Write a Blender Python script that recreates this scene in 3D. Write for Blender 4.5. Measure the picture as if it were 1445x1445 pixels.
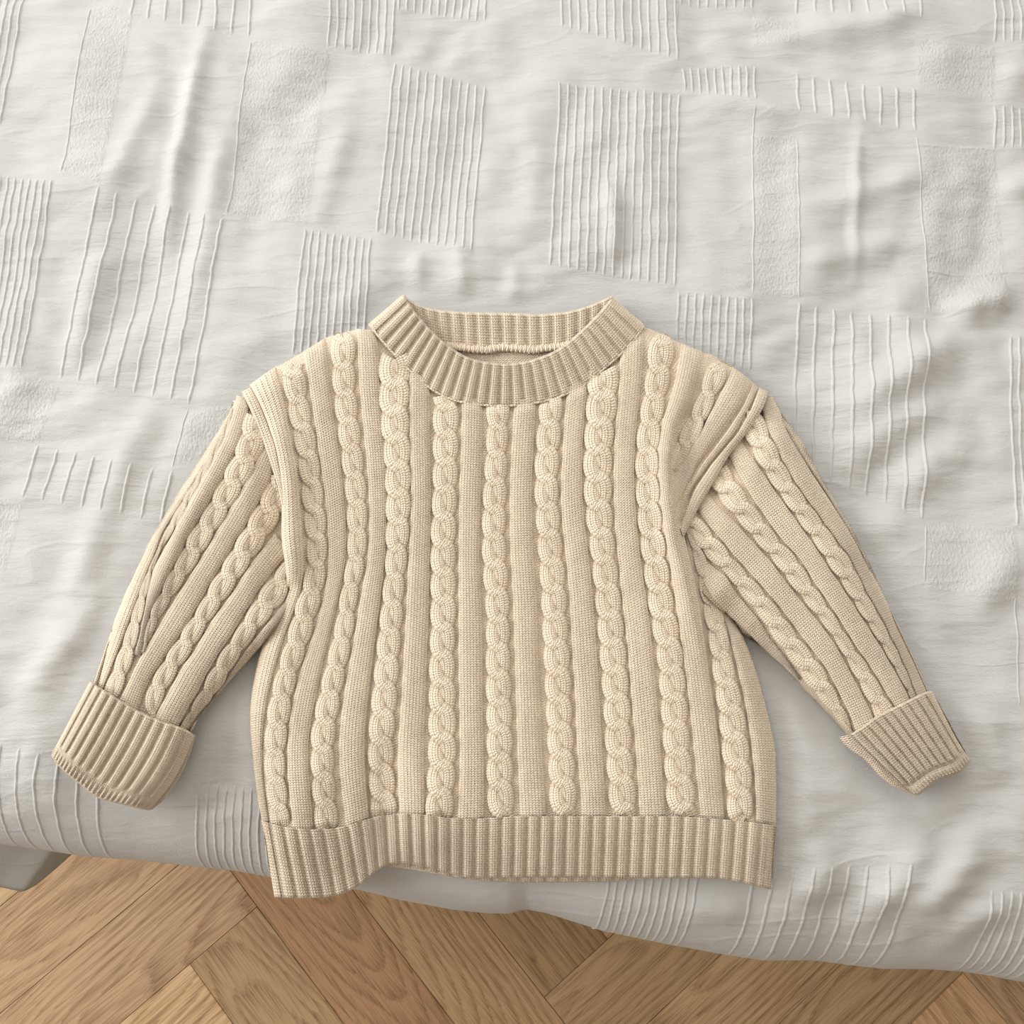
import bpy, math, random
import numpy as np
from mathutils import Vector

for o in list(bpy.data.objects):
    bpy.data.objects.remove(o, do_unlink=True)
scn = bpy.context.scene
COL = scn.collection

# ------------------------------------------------------------------ camera
F = 1445.0                      # focal length in photo pixels (1445 px frame)
TH = math.radians(13.0)         # tilt off straight down
CZ = 1.23                       # eye height above the floor
ZT = 0.50                       # top of the duvet
cam_d = bpy.data.cameras.new('camera')
cam = bpy.data.objects.new('camera', cam_d)
COL.objects.link(cam)
cam.location = (0, 0, CZ)
cam.rotation_euler = (TH, 0, 0)
cam_d.sensor_width = 36.0
cam_d.lens = 36.0
cam_d.clip_start = 0.02
scn.camera = cam

# ------------------------------------------------------------------ light
world = bpy.data.worlds.new('room_light')
scn.world = world
world.use_nodes = True
bg = world.node_tree.nodes['Background']
bg.inputs['Color'].default_value = (0.9, 0.95, 1.0, 1)
bg.inputs['Strength'].default_value = 1.0

def area(name, loc, target, sx, sy, power, col):
    d = bpy.data.lights.new(name, 'AREA')
    d.shape = 'RECTANGLE'; d.size = sx; d.size_y = sy; d.energy = power; d.color = col
    o = bpy.data.objects.new(name, d); COL.objects.link(o)
    o.location = loc
    o.rotation_euler = (Vector(target) - Vector(loc)).to_track_quat('-Z', 'Y').to_euler()
    return o
WIN = (-0.5, 1.6, 0.85, 2.95)          # window opening in the left wall: y0, y1, z0, z1
area('window_and_fill_light', (-2.56, (WIN[0] + WIN[1]) / 2, (WIN[2] + WIN[3]) / 2), (0.0, (WIN[0] + WIN[1]) / 2, (WIN[2] + WIN[3]) / 2), WIN[1] - WIN[0], WIN[3] - WIN[2], 104, (0.985, 0.995, 0.975))
WIN2 = (-1.3, 0.9, 1.25, 2.95)          # added fill light, as an unseen window at the bed's head: x0, x1, z0, z1
area('window_and_fill_light', ((WIN2[0] + WIN2[1]) / 2, 2.26, (WIN2[2] + WIN2[3]) / 2), ((WIN2[0] + WIN2[1]) / 2, 0.0, (WIN2[2] + WIN2[3]) / 2), WIN2[1] - WIN2[0], WIN2[3] - WIN2[2], 32, (0.985, 0.995, 0.975))  # fill lamp added to lift the right sleeve

scn.view_settings.view_transform = 'Standard'
scn.view_settings.look = 'None'
scn.view_settings.exposure = 0.0
scn.view_settings.gamma = 1.0
scn.view_settings.use_curve_mapping = False

# ------------------------------------------------------------------ helpers
rng = np.random.default_rng(7)

def W(px, py, z):
    """photo pixel + real height -> world point"""
    px = np.asarray(px, float); py = np.asarray(py, float); z = np.asarray(z, float)
    dx = (px - 722.5) / F; dy = -(py - 722.5) / F
    wy = dy * math.cos(TH) + math.sin(TH); wz = dy * math.sin(TH) - math.cos(TH)
    t = (z - CZ) / wz
    return np.stack([dx * t, wy * t, np.broadcast_to(z, t.shape)], -1)

def smooth01(x):
    x = np.clip(x, 0, 1); return x * x * (3 - 2 * x)

_perm = rng.permutation(512)
_perm = np.concatenate([_perm, _perm, _perm])
_grad = rng.uniform(-1, 1, (512, 2))
_grad /= np.linalg.norm(_grad, axis=1)[:, None]
def noise(x, y):
    x = np.asarray(x, float); y = np.asarray(y, float)
    xi = np.floor(x).astype(int); yi = np.floor(y).astype(int)
    xf = x - xi; yf = y - yi
    u = xf * xf * xf * (xf * (xf * 6 - 15) + 10); v = yf * yf * yf * (yf * (yf * 6 - 15) + 10)
    def g(ix, iy, dx, dy):
        h = _perm[(_perm[ix & 511] + iy) & 511]
        return _grad[h, 0] * dx + _grad[h, 1] * dy
    a = g(xi, yi, xf, yf); b = g(xi + 1, yi, xf - 1, yf)
    c = g(xi, yi + 1, xf, yf - 1); d = g(xi + 1, yi + 1, xf - 1, yf - 1)
    return (a + (b - a) * u) * (1 - v) + (c + (d - c) * u) * v

def dist_poly(px, py, pts):
    """distance to an open polyline and the position along it 0..1"""
    px = np.asarray(px, float); py = np.asarray(py, float)
    best = np.full(px.shape, 1e9); pos = np.zeros(px.shape)
    pts = np.asarray(pts, float)
    L = np.hypot(*(pts[1:] - pts[:-1]).T); S = np.concatenate([[0], np.cumsum(L)])
    for k in range(len(pts) - 1):
        a = pts[k]; d = pts[k + 1] - a; l2 = d @ d
        t = np.clip(((px - a[0]) * d[0] + (py - a[1]) * d[1]) / l2, 0, 1)
        q = np.hypot(px - a[0] - t * d[0], py - a[1] - t * d[1])
        m = q < best
        best = np.where(m, q, best); pos = np.where(m, (S[k] + t * L[k]) / S[-1], pos)
    return best, pos

def ridge(px, py, pts, h, w):
    d, s = dist_poly(px, py, pts)
    return h * np.exp(-(d / w) ** 2) * smooth01(np.minimum(s, 1 - s) * 2.6)

def resample(pts, n, sm=True):
    pts = np.asarray(pts, float)
    L = np.hypot(*(pts[1:] - pts[:-1]).T); S = np.concatenate([[0], np.cumsum(L)]); S /= S[-1]
    M = 400
    t = np.linspace(0, 1, M)
    q = np.stack([np.interp(t, S, pts[:, 0]), np.interp(t, S, pts[:, 1])], 1)
    if sm and len(pts) > 2:
        k = 25; ker = np.hanning(2 * k + 1); ker /= ker.sum()
        ext = np.concatenate([2 * q[0] - q[k:0:-1], q, 2 * q[-1] - q[-2:-k - 2:-1]])
        q = np.stack([np.convolve(ext[:, c], ker, 'valid') for c in (0, 1)], 1)
    tt = np.linspace(0, 1, n) * (M - 1)
    return np.stack([np.interp(tt, np.arange(M), q[:, c]) for c in (0, 1)], 1)

def link(o, parent=None):
    COL.objects.link(o)
    if parent is not None: o.parent = parent
    return o

def tag(o, label=None, cat=None, group=None, kind=None):
    if label: o['label'] = label
    if cat: o['category'] = cat
    if group: o['group'] = group
    if kind: o['kind'] = kind
    return o

def mesh_obj(name, V, Q, mat, parent=None, uv=None, attrs=None, smooth=True):
    V = np.asarray(V, np.float32).reshape(-1, 3); Q = np.asarray(Q, np.int32)
    me = bpy.data.meshes.new(name)
    n = Q.shape[1]
    me.vertices.add(len(V)); me.vertices.foreach_set('co', V.ravel())
    me.loops.add(Q.size); me.loops.foreach_set('vertex_index', Q.ravel())
    me.polygons.add(len(Q))
    me.polygons.foreach_set('loop_start', np.arange(0, Q.size, n, dtype=np.int32))
    me.polygons.foreach_set('loop_total', np.full(len(Q), n, np.int32))
    me.polygons.foreach_set('use_smooth', np.full(len(Q), smooth, bool))
    if uv is not None:
        l = me.uv_layers.new(name='UVMap')
        l.data.foreach_set('uv', np.asarray(uv, np.float32).reshape(-1, 2)[Q.ravel()].ravel())
    if attrs:
        for k, a in attrs.items():
            at = me.attributes.new(k, 'FLOAT', 'POINT'); at.data.foreach_set('value', np.asarray(a, np.float32).ravel())
    me.update(); me.validate()
    me.materials.append(mat)
    return link(bpy.data.objects.new(name, me), parent)

def grid_quads(nv, nu, base=0):
    i = np.arange(nv - 1)[:, None] * nu + np.arange(nu - 1)[None, :] + base
    return np.stack([i, i + nu, i + nu + 1, i + 1], -1).reshape(-1, 4)

def grid_obj(name, P, mat, parent=None, uv=None, attrs=None):
    nv, nu = P.shape[:2]
    return mesh_obj(name, P, grid_quads(nv, nu), mat, parent, uv, attrs)

def multi_grid_obj(name, parts, mat, parent=None):
    Vs, Qs, Us, b = [], [], [], 0
    for P, uv in parts:
        nv, nu = P.shape[:2]
        Vs.append(P.reshape(-1, 3)); Us.append(uv.reshape(-1, 2)); Qs.append(grid_quads(nv, nu, b)); b += nv * nu
    return mesh_obj(name, np.concatenate(Vs), np.concatenate(Qs), mat, parent, np.concatenate(Us))

# ------------------------------------------------------------------ materials
def new_mat(name):
    m = bpy.data.materials.new(name); m.use_nodes = True
    nt = m.node_tree; b = nt.nodes['Principled BSDF']
    return m, nt, b
def N(nt, t, **kw):
    n = nt.nodes.new(t)
    for k, v in kw.items(): setattr(n, k, v)
    return n
def math_n(nt, op, a, b=None, c=None):
    n = nt.nodes.new('ShaderNodeMath'); n.operation = op
    for i, v in enumerate((a, b, c)):
        if v is None: continue
        if isinstance(v, (int, float)): n.inputs[i].default_value = v
        else: nt.links.new(v, n.inputs[i])
    return n.outputs[0]

def plain(name, col, rough=0.8):
    m, nt, b = new_mat(name)
    n = N(nt, 'ShaderNodeTexNoise'); n.inputs['Scale'].default_value = 40
    cr = N(nt, 'ShaderNodeValToRGB')
    cr.color_ramp.elements[0].color = (*[c * .9 for c in col], 1); cr.color_ramp.elements[1].color = (*col, 1)
    nt.links.new(n.outputs[0], cr.inputs[0]); nt.links.new(cr.outputs[0], b.inputs['Base Color'])
    b.inputs['Roughness'].default_value = rough
    return m
def knit_material(name, col, purl=False, amp=0.0009):
    m, nt, b = new_mat(name)
    L = nt.links.new
    b.inputs['Roughness'].default_value = 0.92
    b.inputs['Specular IOR Level'].default_value = 0.15
    b.inputs['Sheen Weight'].default_value = 0.25
    b.inputs['Sheen Roughness'].default_value = 0.5
    b.inputs['Sheen Tint'].default_value = (1.0, 0.9, 0.76, 1)
    tc = N(nt, 'ShaderNodeTexCoord'); geo = N(nt, 'ShaderNodeNewGeometry')
    # heathered yarn
    n1 = N(nt, 'ShaderNodeTexNoise'); n1.inputs['Scale'].default_value = 900; n1.inputs['Detail'].default_value = 3
    n2 = N(nt, 'ShaderNodeTexNoise'); n2.inputs['Scale'].default_value = 60; n2.inputs['Detail'].default_value = 3
    L(geo.outputs['Position'], n1.inputs['Vector']); L(geo.outputs['Position'], n2.inputs['Vector'])
    mx = math_n(nt, 'ADD', math_n(nt, 'MULTIPLY', n1.outputs[0], 0.65), math_n(nt, 'MULTIPLY', n2.outputs[0], 0.35))
    cr = N(nt, 'ShaderNodeValToRGB')
    cr.color_ramp.elements[0].position = 0.3; cr.color_ramp.elements[1].position = 0.7
    cr.color_ramp.elements[0].color = (*[c * 0.86 for c in col], 1)
    cr.color_ramp.elements[1].color = (*[min(1, c * 1.12) for c in col], 1)
    L(mx, cr.inputs[0]); L(cr.outputs[0], b.inputs['Base Color'])
    # stitches: u counts wales, v counts courses
    sep = N(nt, 'ShaderNodeSeparateXYZ'); L(tc.outputs['UV'], sep.inputs[0])
    u, v = sep.outputs[0], sep.outputs[1]
    fu = math_n(nt, 'FRACT', u)
    a = math_n(nt, 'MULTIPLY', math_n(nt, 'ABSOLUTE', math_n(nt, 'SUBTRACT', fu, 0.5)), 2.0)
    if not purl:
        vv = math_n(nt, 'SUBTRACT', v, math_n(nt, 'MULTIPLY', a, 0.55))
        rows = math_n(nt, 'ADD', math_n(nt, 'MULTIPLY', math_n(nt, 'SINE', math_n(nt, 'MULTIPLY', vv, 2 * math.pi)), 0.32), 0.68)
        legs = math_n(nt, 'POWER', math_n(nt, 'MAXIMUM', math_n(nt, 'SINE', math_n(nt, 'MULTIPLY', a, math.pi)), 0.0), 0.7)
        h = math_n(nt, 'MULTIPLY', math_n(nt, 'MULTIPLY', rows, legs), 2.0)
    else:
        vv = math_n(nt, 'ADD', v, math_n(nt, 'MULTIPLY', math_n(nt, 'SINE', math_n(nt, 'MULTIPLY', u, 2 * math.pi)), 0.22))
        h = math_n(nt, 'SINE', math_n(nt, 'MULTIPLY', vv, 2 * math.pi))
    n3 = N(nt, 'ShaderNodeTexNoise'); n3.inputs['Scale'].default_value = 1600; n3.inputs['Detail'].default_value = 2
    L(geo.outputs['Position'], n3.inputs['Vector'])
    h = math_n(nt, 'ADD', h, math_n(nt, 'MULTIPLY', n3.outputs[0], 1.0))
    bp = N(nt, 'ShaderNodeBump'); bp.inputs['Strength'].default_value = 0.75; bp.inputs['Distance'].default_value = amp
    L(h, bp.inputs['Height']); L(bp.outputs[0], b.inputs['Normal'])
    return m
KCOL = (0.93, 0.765, 0.60)
M_KNIT = knit_material('cream_knit', KCOL)
M_FUZZ = plain('wool_fibre', (0.88, 0.75, 0.60), 0.9)
M_PURL = knit_material('cream_purl', tuple(c * 0.97 for c in KCOL), purl=True)

def cotton_material(name, col, ribs=False):
    m, nt, b = new_mat(name)
    L = nt.links.new
    b.inputs['Base Color'].default_value = (*col, 1)
    b.inputs['Roughness'].default_value = 0.85
    b.inputs['Specular IOR Level'].default_value = 0.2
    b.inputs['Sheen Weight'].default_value = 0.08
    geo = N(nt, 'ShaderNodeNewGeometry')
    def nz(scale, sc, det=3, rough=0.5):
        mp = N(nt, 'ShaderNodeMapping'); mp.inputs['Scale'].default_value = sc
        mp.inputs['Rotation'].default_value = (0, 0, math.radians(-4))
        n = N(nt, 'ShaderNodeTexNoise'); n.inputs['Scale'].default_value = scale; n.inputs['Detail'].default_value = det
        n.inputs['Roughness'].default_value = rough
        L(geo.outputs['Position'], mp.inputs[0]); L(mp.outputs[0], n.inputs['Vector'])
        return n.outputs[0]
    cross = nz(48, (0.5, 2.2, 1), 5, 0.6)        # fine creases running across the cords
    weave = nz(900, (1, 1, 1), 2)
    at = N(nt, 'ShaderNodeAttribute'); at.attribute_name = 'crepe'
    crepe = math_n(nt, 'MULTIPLY', nz(420, (1.3, 0.8, 1), 2), at.outputs['Fac'])
    h = math_n(nt, 'ADD', math_n(nt, 'MULTIPLY', cross, 0.0026), math_n(nt, 'MULTIPLY', weave, 0.0005))
    h = math_n(nt, 'ADD', h, math_n(nt, 'MULTIPLY', crepe, 0.0017))
    n0 = nz(15, (0.55, 2.0, 1), 1.5, 0.4)
    line = math_n(nt, 'MAXIMUM', math_n(nt, 'SUBTRACT', 0.035, math_n(nt, 'ABSOLUTE', math_n(nt, 'SUBTRACT', n0, 0.5))), 0.0)
    h = math_n(nt, 'ADD', h, math_n(nt, 'MULTIPLY', line, 0.014))
    pk = N(nt, 'ShaderNodeAttribute'); pk.attribute_name = 'pucker'
    puck = math_n(nt, 'MULTIPLY', nz(150, (0.35, 2.2, 1), 3, 0.55), pk.outputs['Fac'])
    h = math_n(nt, 'ADD', h, math_n(nt, 'MULTIPLY', puck, 0.0016))
    bp = N(nt, 'ShaderNodeBump'); bp.inputs['Strength'].default_value = 0.6; bp.inputs['Distance'].default_value = 1.0
    L(h, bp.inputs['Height']); L(bp.outputs[0], b.inputs['Normal'])
    return m
M_COTTON = cotton_material('white_cotton', (0.515, 0.508, 0.496))
M_SHEET = cotton_material('grey_sheet_cotton', (0.36, 0.35, 0.325))  # white cotton greyed, the duvet's shade is put into the colour

def oak_material():
    m, nt, b = new_mat('oak')
    L = nt.links.new
    tc = N(nt, 'ShaderNodeTexCoord'); oi = N(nt, 'ShaderNodeObjectInfo')
    rnd = oi.outputs['Random']
    sep = N(nt, 'ShaderNodeSeparateXYZ'); L(tc.outputs['Object'], sep.inputs[0])
    x, y = sep.outputs[0], sep.outputs[1]
    off = math_n(nt, 'MULTIPLY', rnd, 37.0)
    # low frequency wander of the growth rings
    cv = N(nt, 'ShaderNodeCombineXYZ')
    L(math_n(nt, 'ADD', math_n(nt, 'MULTIPLY', x, 3.2), off), cv.inputs[0]); L(math_n(nt, 'MULTIPLY', y, 11.0), cv.inputs[1]); L(off, cv.inputs[2])
    nl = N(nt, 'ShaderNodeTexNoise'); nl.inputs['Scale'].default_value = 1.0; nl.inputs['Detail'].default_value = 2.5; nl.inputs['Roughness'].default_value = 0.45
    L(cv.outputs[0], nl.inputs['Vector'])
    # flat-sawn cut: distance to a slightly tilted pith line
    rr = math_n(nt, 'SUBTRACT', math_n(nt, 'MULTIPLY', math_n(nt, 'FRACT', math_n(nt, 'MULTIPLY', rnd, 7.31)), 0.10), 0.05)
    yy = math_n(nt, 'SUBTRACT', y, rr)
    tilt = math_n(nt, 'MULTIPLY', x, math_n(nt, 'SUBTRACT', math_n(nt, 'MULTIPLY', math_n(nt, 'FRACT', math_n(nt, 'MULTIPLY', rnd, 3.77)), 0.24), 0.12))
    zz = math_n(nt, 'ADD', math_n(nt, 'ADD', tilt, 0.03), math_n(nt, 'MULTIPLY', nl.outputs[0], 0.055))
    r = math_n(nt, 'SQRT', math_n(nt, 'ADD', math_n(nt, 'MULTIPLY', yy, yy), math_n(nt, 'MULTIPLY', zz, zz)))
    # pores: very long thin streaks
    cv2 = N(nt, 'ShaderNodeCombineXYZ')
    L(math_n(nt, 'ADD', math_n(nt, 'MULTIPLY', x, 22.0), off), cv2.inputs[0]); L(math_n(nt, 'MULTIPLY', y, 600.0), cv2.inputs[1]); L(off, cv2.inputs[2])
    np_ = N(nt, 'ShaderNodeTexNoise'); np_.inputs['Scale'].default_value = 1.0; np_.inputs['Detail'].default_value = 2
    L(cv2.outputs[0], np_.inputs['Vector'])
    ph = math_n(nt, 'FRACT', math_n(nt, 'ADD', math_n(nt, 'MULTIPLY', r, 150.0), math_n(nt, 'MULTIPLY', np_.outputs[0], 0.9)))
    ring = math_n(nt, 'POWER', ph, 2.2)
    pores = math_n(nt, 'MULTIPLY', math_n(nt, 'SUBTRACT', np_.outputs[0], 0.42), 1.5)
    f = math_n(nt, 'ADD', math_n(nt, 'MULTIPLY', ring, 0.60), pores)
    f = math_n(nt, 'ADD', f, math_n(nt, 'MULTIPLY', math_n(nt, 'SUBTRACT', nl.outputs[0], 0.5), 0.8))
    cr = N(nt, 'ShaderNodeValToRGB')
    cr.color_ramp.elements[0].position = 0.0; cr.color_ramp.elements[0].color = (0.60, 0.41, 0.235, 1)
    cr.color_ramp.elements[1].position = 1.0; cr.color_ramp.elements[1].color = (0.26, 0.148, 0.068, 1)
    L(f, cr.inputs[0])
    hsv = N(nt, 'ShaderNodeHueSaturation')
    L(cr.outputs[0], hsv.inputs['Color'])
    L(math_n(nt, 'ADD', math_n(nt, 'MULTIPLY', math_n(nt, 'FRACT', math_n(nt, 'MULTIPLY', rnd, 11.7)), 0.30), 0.84), hsv.inputs['Value'])
    L(math_n(nt, 'ADD', math_n(nt, 'MULTIPLY', math_n(nt, 'FRACT', math_n(nt, 'MULTIPLY', rnd, 5.3)), 0.016), 0.492), hsv.inputs['Hue'])
    tone = N(nt, 'ShaderNodeMix'); tone.data_type = 'RGBA'; tone.blend_type = 'MULTIPLY'; tone.inputs[0].default_value = 1.0
    L(hsv.outputs[0], tone.inputs[6]); L(oi.outputs['Color'], tone.inputs[7])
    L(tone.outputs[2], b.inputs['Base Color'])
    b.inputs['Roughness'].default_value = 0.55
    b.inputs['Specular IOR Level'].default_value = 0.3
    bp = N(nt, 'ShaderNodeBump'); bp.inputs['Strength'].default_value = 0.25; bp.inputs['Distance'].default_value = 0.0006; bp.invert = True
    L(f, bp.inputs['Height']); L(bp.outputs[0], b.inputs['Normal'])
    return m
M_OAK = oak_material()
M_SUB = plain('dark_joint', (0.07, 0.045, 0.025))
M_BASE = plain('linen_upholstery', (0.45, 0.43, 0.39))
M_WOOD = plain('leg_wood', (0.3, 0.2, 0.11), 0.5)

# ------------------------------------------------------------------ floor: oak herringbone
WP = 0.0937; LP = 6 * WP; FA = math.radians(40.0); AL, BE = -0.4268, 0.0515
PT = 0.014                                       # plank thickness, top at z = 0
V = [(x, y, z) for z in (-0.06, -PT) for x, y in ((-2.5, -1.6), (1.7, -1.6), (1.7, 2.2), (-2.5, 2.2))]
Q = [(0, 3, 2, 1), (4, 5, 6, 7), (0, 1, 5, 4), (1, 2, 6, 5), (2, 3, 7, 6), (3, 0, 4, 7)]
floor = tag(mesh_obj('floor', V, Q, M_SUB, smooth=False), 'oak herringbone parquet floor below the bed', None, None, 'structure')
def plank_mesh():
    g = 0.0002; bv = 0.0006
    hx, hy = LP / 2 - g, WP / 2 - g
    V = []
    for z, s in ((-PT, 0), (-bv, 0), (0, bv)):
        V += [(-hx + s, -hy + s, z), (hx - s, -hy + s, z), (hx - s, hy - s, z), (-hx + s, hy - s, z)]
    Q = [(8, 9, 10, 11), (3, 2, 1, 0)]
    for k in (0, 4):
        for i in range(4):
            j = (i + 1) % 4
            Q.append((k + i, k + j, k + 4 + j, k + 4 + i))
    o = mesh_obj('plank', V, Q, M_OAK, floor, smooth=False)
    return o
proto = plank_mesh(); first = True
ca, sa = math.cos(FA), math.sin(FA)
for c in range(-3, 4):
    for k in range(-34, 35):
        for typ in (0, 1):
            if typ == 0:   # along a
                a = AL + k * WP - LP / 2 + 2 * LP * c; b = BE + (k - 0.5) * WP; rot = FA
            else:
                a = AL + (k + 0.5) * WP + 2 * LP * c; b = BE + k * WP - LP / 2; rot = FA - math.pi / 2
            x = a * ca - b * sa; y = a * sa + b * ca
            if not (-1.35 < x < 1.35 and -1.05 < y < 0.55): continue
            if first: o = proto; first = False
            else: o = proto.copy(); link(o, floor)
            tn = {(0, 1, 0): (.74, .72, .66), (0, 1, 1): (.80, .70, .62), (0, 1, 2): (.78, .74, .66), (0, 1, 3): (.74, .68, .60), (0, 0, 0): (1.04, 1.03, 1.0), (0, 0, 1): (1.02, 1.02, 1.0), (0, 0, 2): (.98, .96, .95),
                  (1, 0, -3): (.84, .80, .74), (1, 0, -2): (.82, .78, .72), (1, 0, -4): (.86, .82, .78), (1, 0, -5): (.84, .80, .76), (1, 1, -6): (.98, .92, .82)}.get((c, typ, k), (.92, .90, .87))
            o.color = (*tn, 1)  # oak's own tone per plank, with some bed shade put into it
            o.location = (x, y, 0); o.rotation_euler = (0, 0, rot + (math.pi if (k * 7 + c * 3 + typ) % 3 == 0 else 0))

# ------------------------------------------------------------------ the room around the bed (out of the picture, gives the light its bounce)
M_WALL = plain('wall_paint', (0.80, 0.77, 0.73), 0.9)
M_FRONT = plain('warm_plaster', (0.36, 0.30, 0.24), 0.9)  # unseen wall made dark to cut bounce onto the duvet front
M_TRIM = plain('white_trim', (0.8, 0.8, 0.79), 0.5)
def boxes_obj(name, boxes, mat, parent=None):
    V, Q = [], []
    for x0, x1, y0, y1, z0, z1 in boxes:
        b = len(V)
        V += [(x, y, z) for z in (z0, z1) for x, y in ((x0, y0), (x1, y0), (x1, y1), (x0, y1))]
        Q += [tuple(b + i for i in q) for q in ((0, 3, 2, 1), (4, 5, 6, 7), (0, 1, 5, 4), (1, 2, 6, 5), (2, 3, 7, 6), (3, 0, 4, 7))]
    return mesh_obj(name, V, Q, mat, parent, smooth=False)
RX0, RX1, RY0, RY1, RH = -2.5, 1.7, -1.6, 2.2, 3.1
def st(o, label): return tag(o, label, None, None, 'structure')
st(boxes_obj('wall_left', [(RX0 - .1, RX0, RY0 - .1, WIN[0], 0, RH), (RX0 - .1, RX0, WIN[1], RY1 + .1, 0, RH), (RX0 - .1, RX0, WIN[0], WIN[1], 0, WIN[2]), (RX0 - .1, RX0, WIN[0], WIN[1], WIN[3], RH)], M_WALL), 'white wall with the window beside the bed')
st(boxes_obj('wall_right', [(RX1, RX1 + .1, RY0 - .1, RY1 + .1, 0, RH)], M_WALL), 'plain white wall opposite the window')
st(boxes_obj('wall_back', [(RX0, WIN2[0], RY1, RY1 + .1, 0, RH), (WIN2[1], RX1, RY1, RY1 + .1, 0, RH), (WIN2[0], WIN2[1], RY1, RY1 + .1, 0, WIN2[2]), (WIN2[0], WIN2[1], RY1, RY1 + .1, WIN2[3], RH)], M_WALL), 'white wall with the added fill window at the head of the bed')
st(boxes_obj('wall_front', [(RX0, RX1, RY0 - .1, RY0, 0, RH)], M_FRONT), 'wall facing the foot of the bed, darkened to cut its bounce')
st(boxes_obj('ceiling', [(RX0 - .1, RX1 + .1, RY0 - .1, RY1 + .1, RH, RH + .1)], M_WALL), 'plain white ceiling')
wy = (WIN[0] + WIN[1]) / 2
win = st(boxes_obj('window_1', [(RX0 - .07, RX0 - .01, WIN[0], WIN[0] + .05, WIN[2], WIN[3]), (RX0 - .07, RX0 - .01, WIN[1] - .05, WIN[1], WIN[2], WIN[3]),
    (RX0 - .07, RX0 - .01, WIN[0] + .05, WIN[1] - .05, WIN[2], WIN[2] + .05), (RX0 - .07, RX0 - .01, WIN[0] + .05, WIN[1] - .05, WIN[3] - .05, WIN[3])], M_TRIM), 'white window frame in the left wall')
win2 = st(boxes_obj('window_2', [(WIN2[0], WIN2[0] + .05, RY1 + .01, RY1 + .05, WIN2[2], WIN2[3]), (WIN2[1] - .05, WIN2[1], RY1 + .01, RY1 + .05, WIN2[2], WIN2[3]),
    (WIN2[0] + .05, WIN2[1] - .05, RY1 + .01, RY1 + .05, WIN2[2], WIN2[2] + .05), (WIN2[0] + .05, WIN2[1] - .05, RY1 + .01, RY1 + .05, WIN2[3] - .05, WIN2[3])], M_TRIM), 'white frame of the added fill window above the head of the bed')
boxes_obj('sill', [(WIN2[0] - .05, WIN2[1] + .05, RY1 - .1, RY1 + .01, WIN2[2] - .03, WIN2[2])], M_TRIM, win2)  # sill of the added window
boxes_obj('mullion', [(RX0 - .06, RX0 - .02, wy - .02, wy + .02, WIN[2] + .05, WIN[3] - .05)], M_TRIM, win)
boxes_obj('sill', [(RX0 - .01, RX0 + .12, WIN[0] - .05, WIN[1] + .05, WIN[2] - .03, WIN[2])], M_TRIM, win)

# ------------------------------------------------------------------ duvet surface
RX, RZ = 0.125, 0.09
SIL = [(-700, 1103), (0, 1192), (60, 1200), (110, 1208), (200, 1215), (260, 1222), (330, 1230), (385, 1240), (440, 1250), (505, 1257), (560, 1270), (640, 1285),
       (690, 1290), (718, 1290), (742, 1284), (770, 1289), (850, 1314), (950, 1335), (1020, 1348), (1080, 1357), (1150, 1357), (1250, 1369), (1310, 1369), (1360, 1372),
       (1400, 1378), (1445, 1387), (2200, 1490)]
_s = np.array(SIL, float)
EW = W(_s[:, 0], _s[:, 1], ZT - 0.84 * RZ)
EX, EY = EW[:, 0], EW[:, 1] - 0.0012
BANG = math.atan2(EY[-2] - EY[1], EX[-2] - EX[1])      # bed's turn on the floor
def y_edge(X):
    return np.interp(X, EX, EY)
def y_edge_soft(X):
    return sum(np.interp(X + o, EX, EY) for o in (-0.06, -0.03, 0, 0.03, 0.06)) / 5
def edge_dist(X, Y):
    return (Y - y_edge(X)) * math.cos(BANG)
def drop(d):
    q = np.clip((RX - d) / RX, 0, 1)
    return RZ * (1 - np.sqrt(np.clip(1 - q ** 2.2, 0, 1)))

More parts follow.
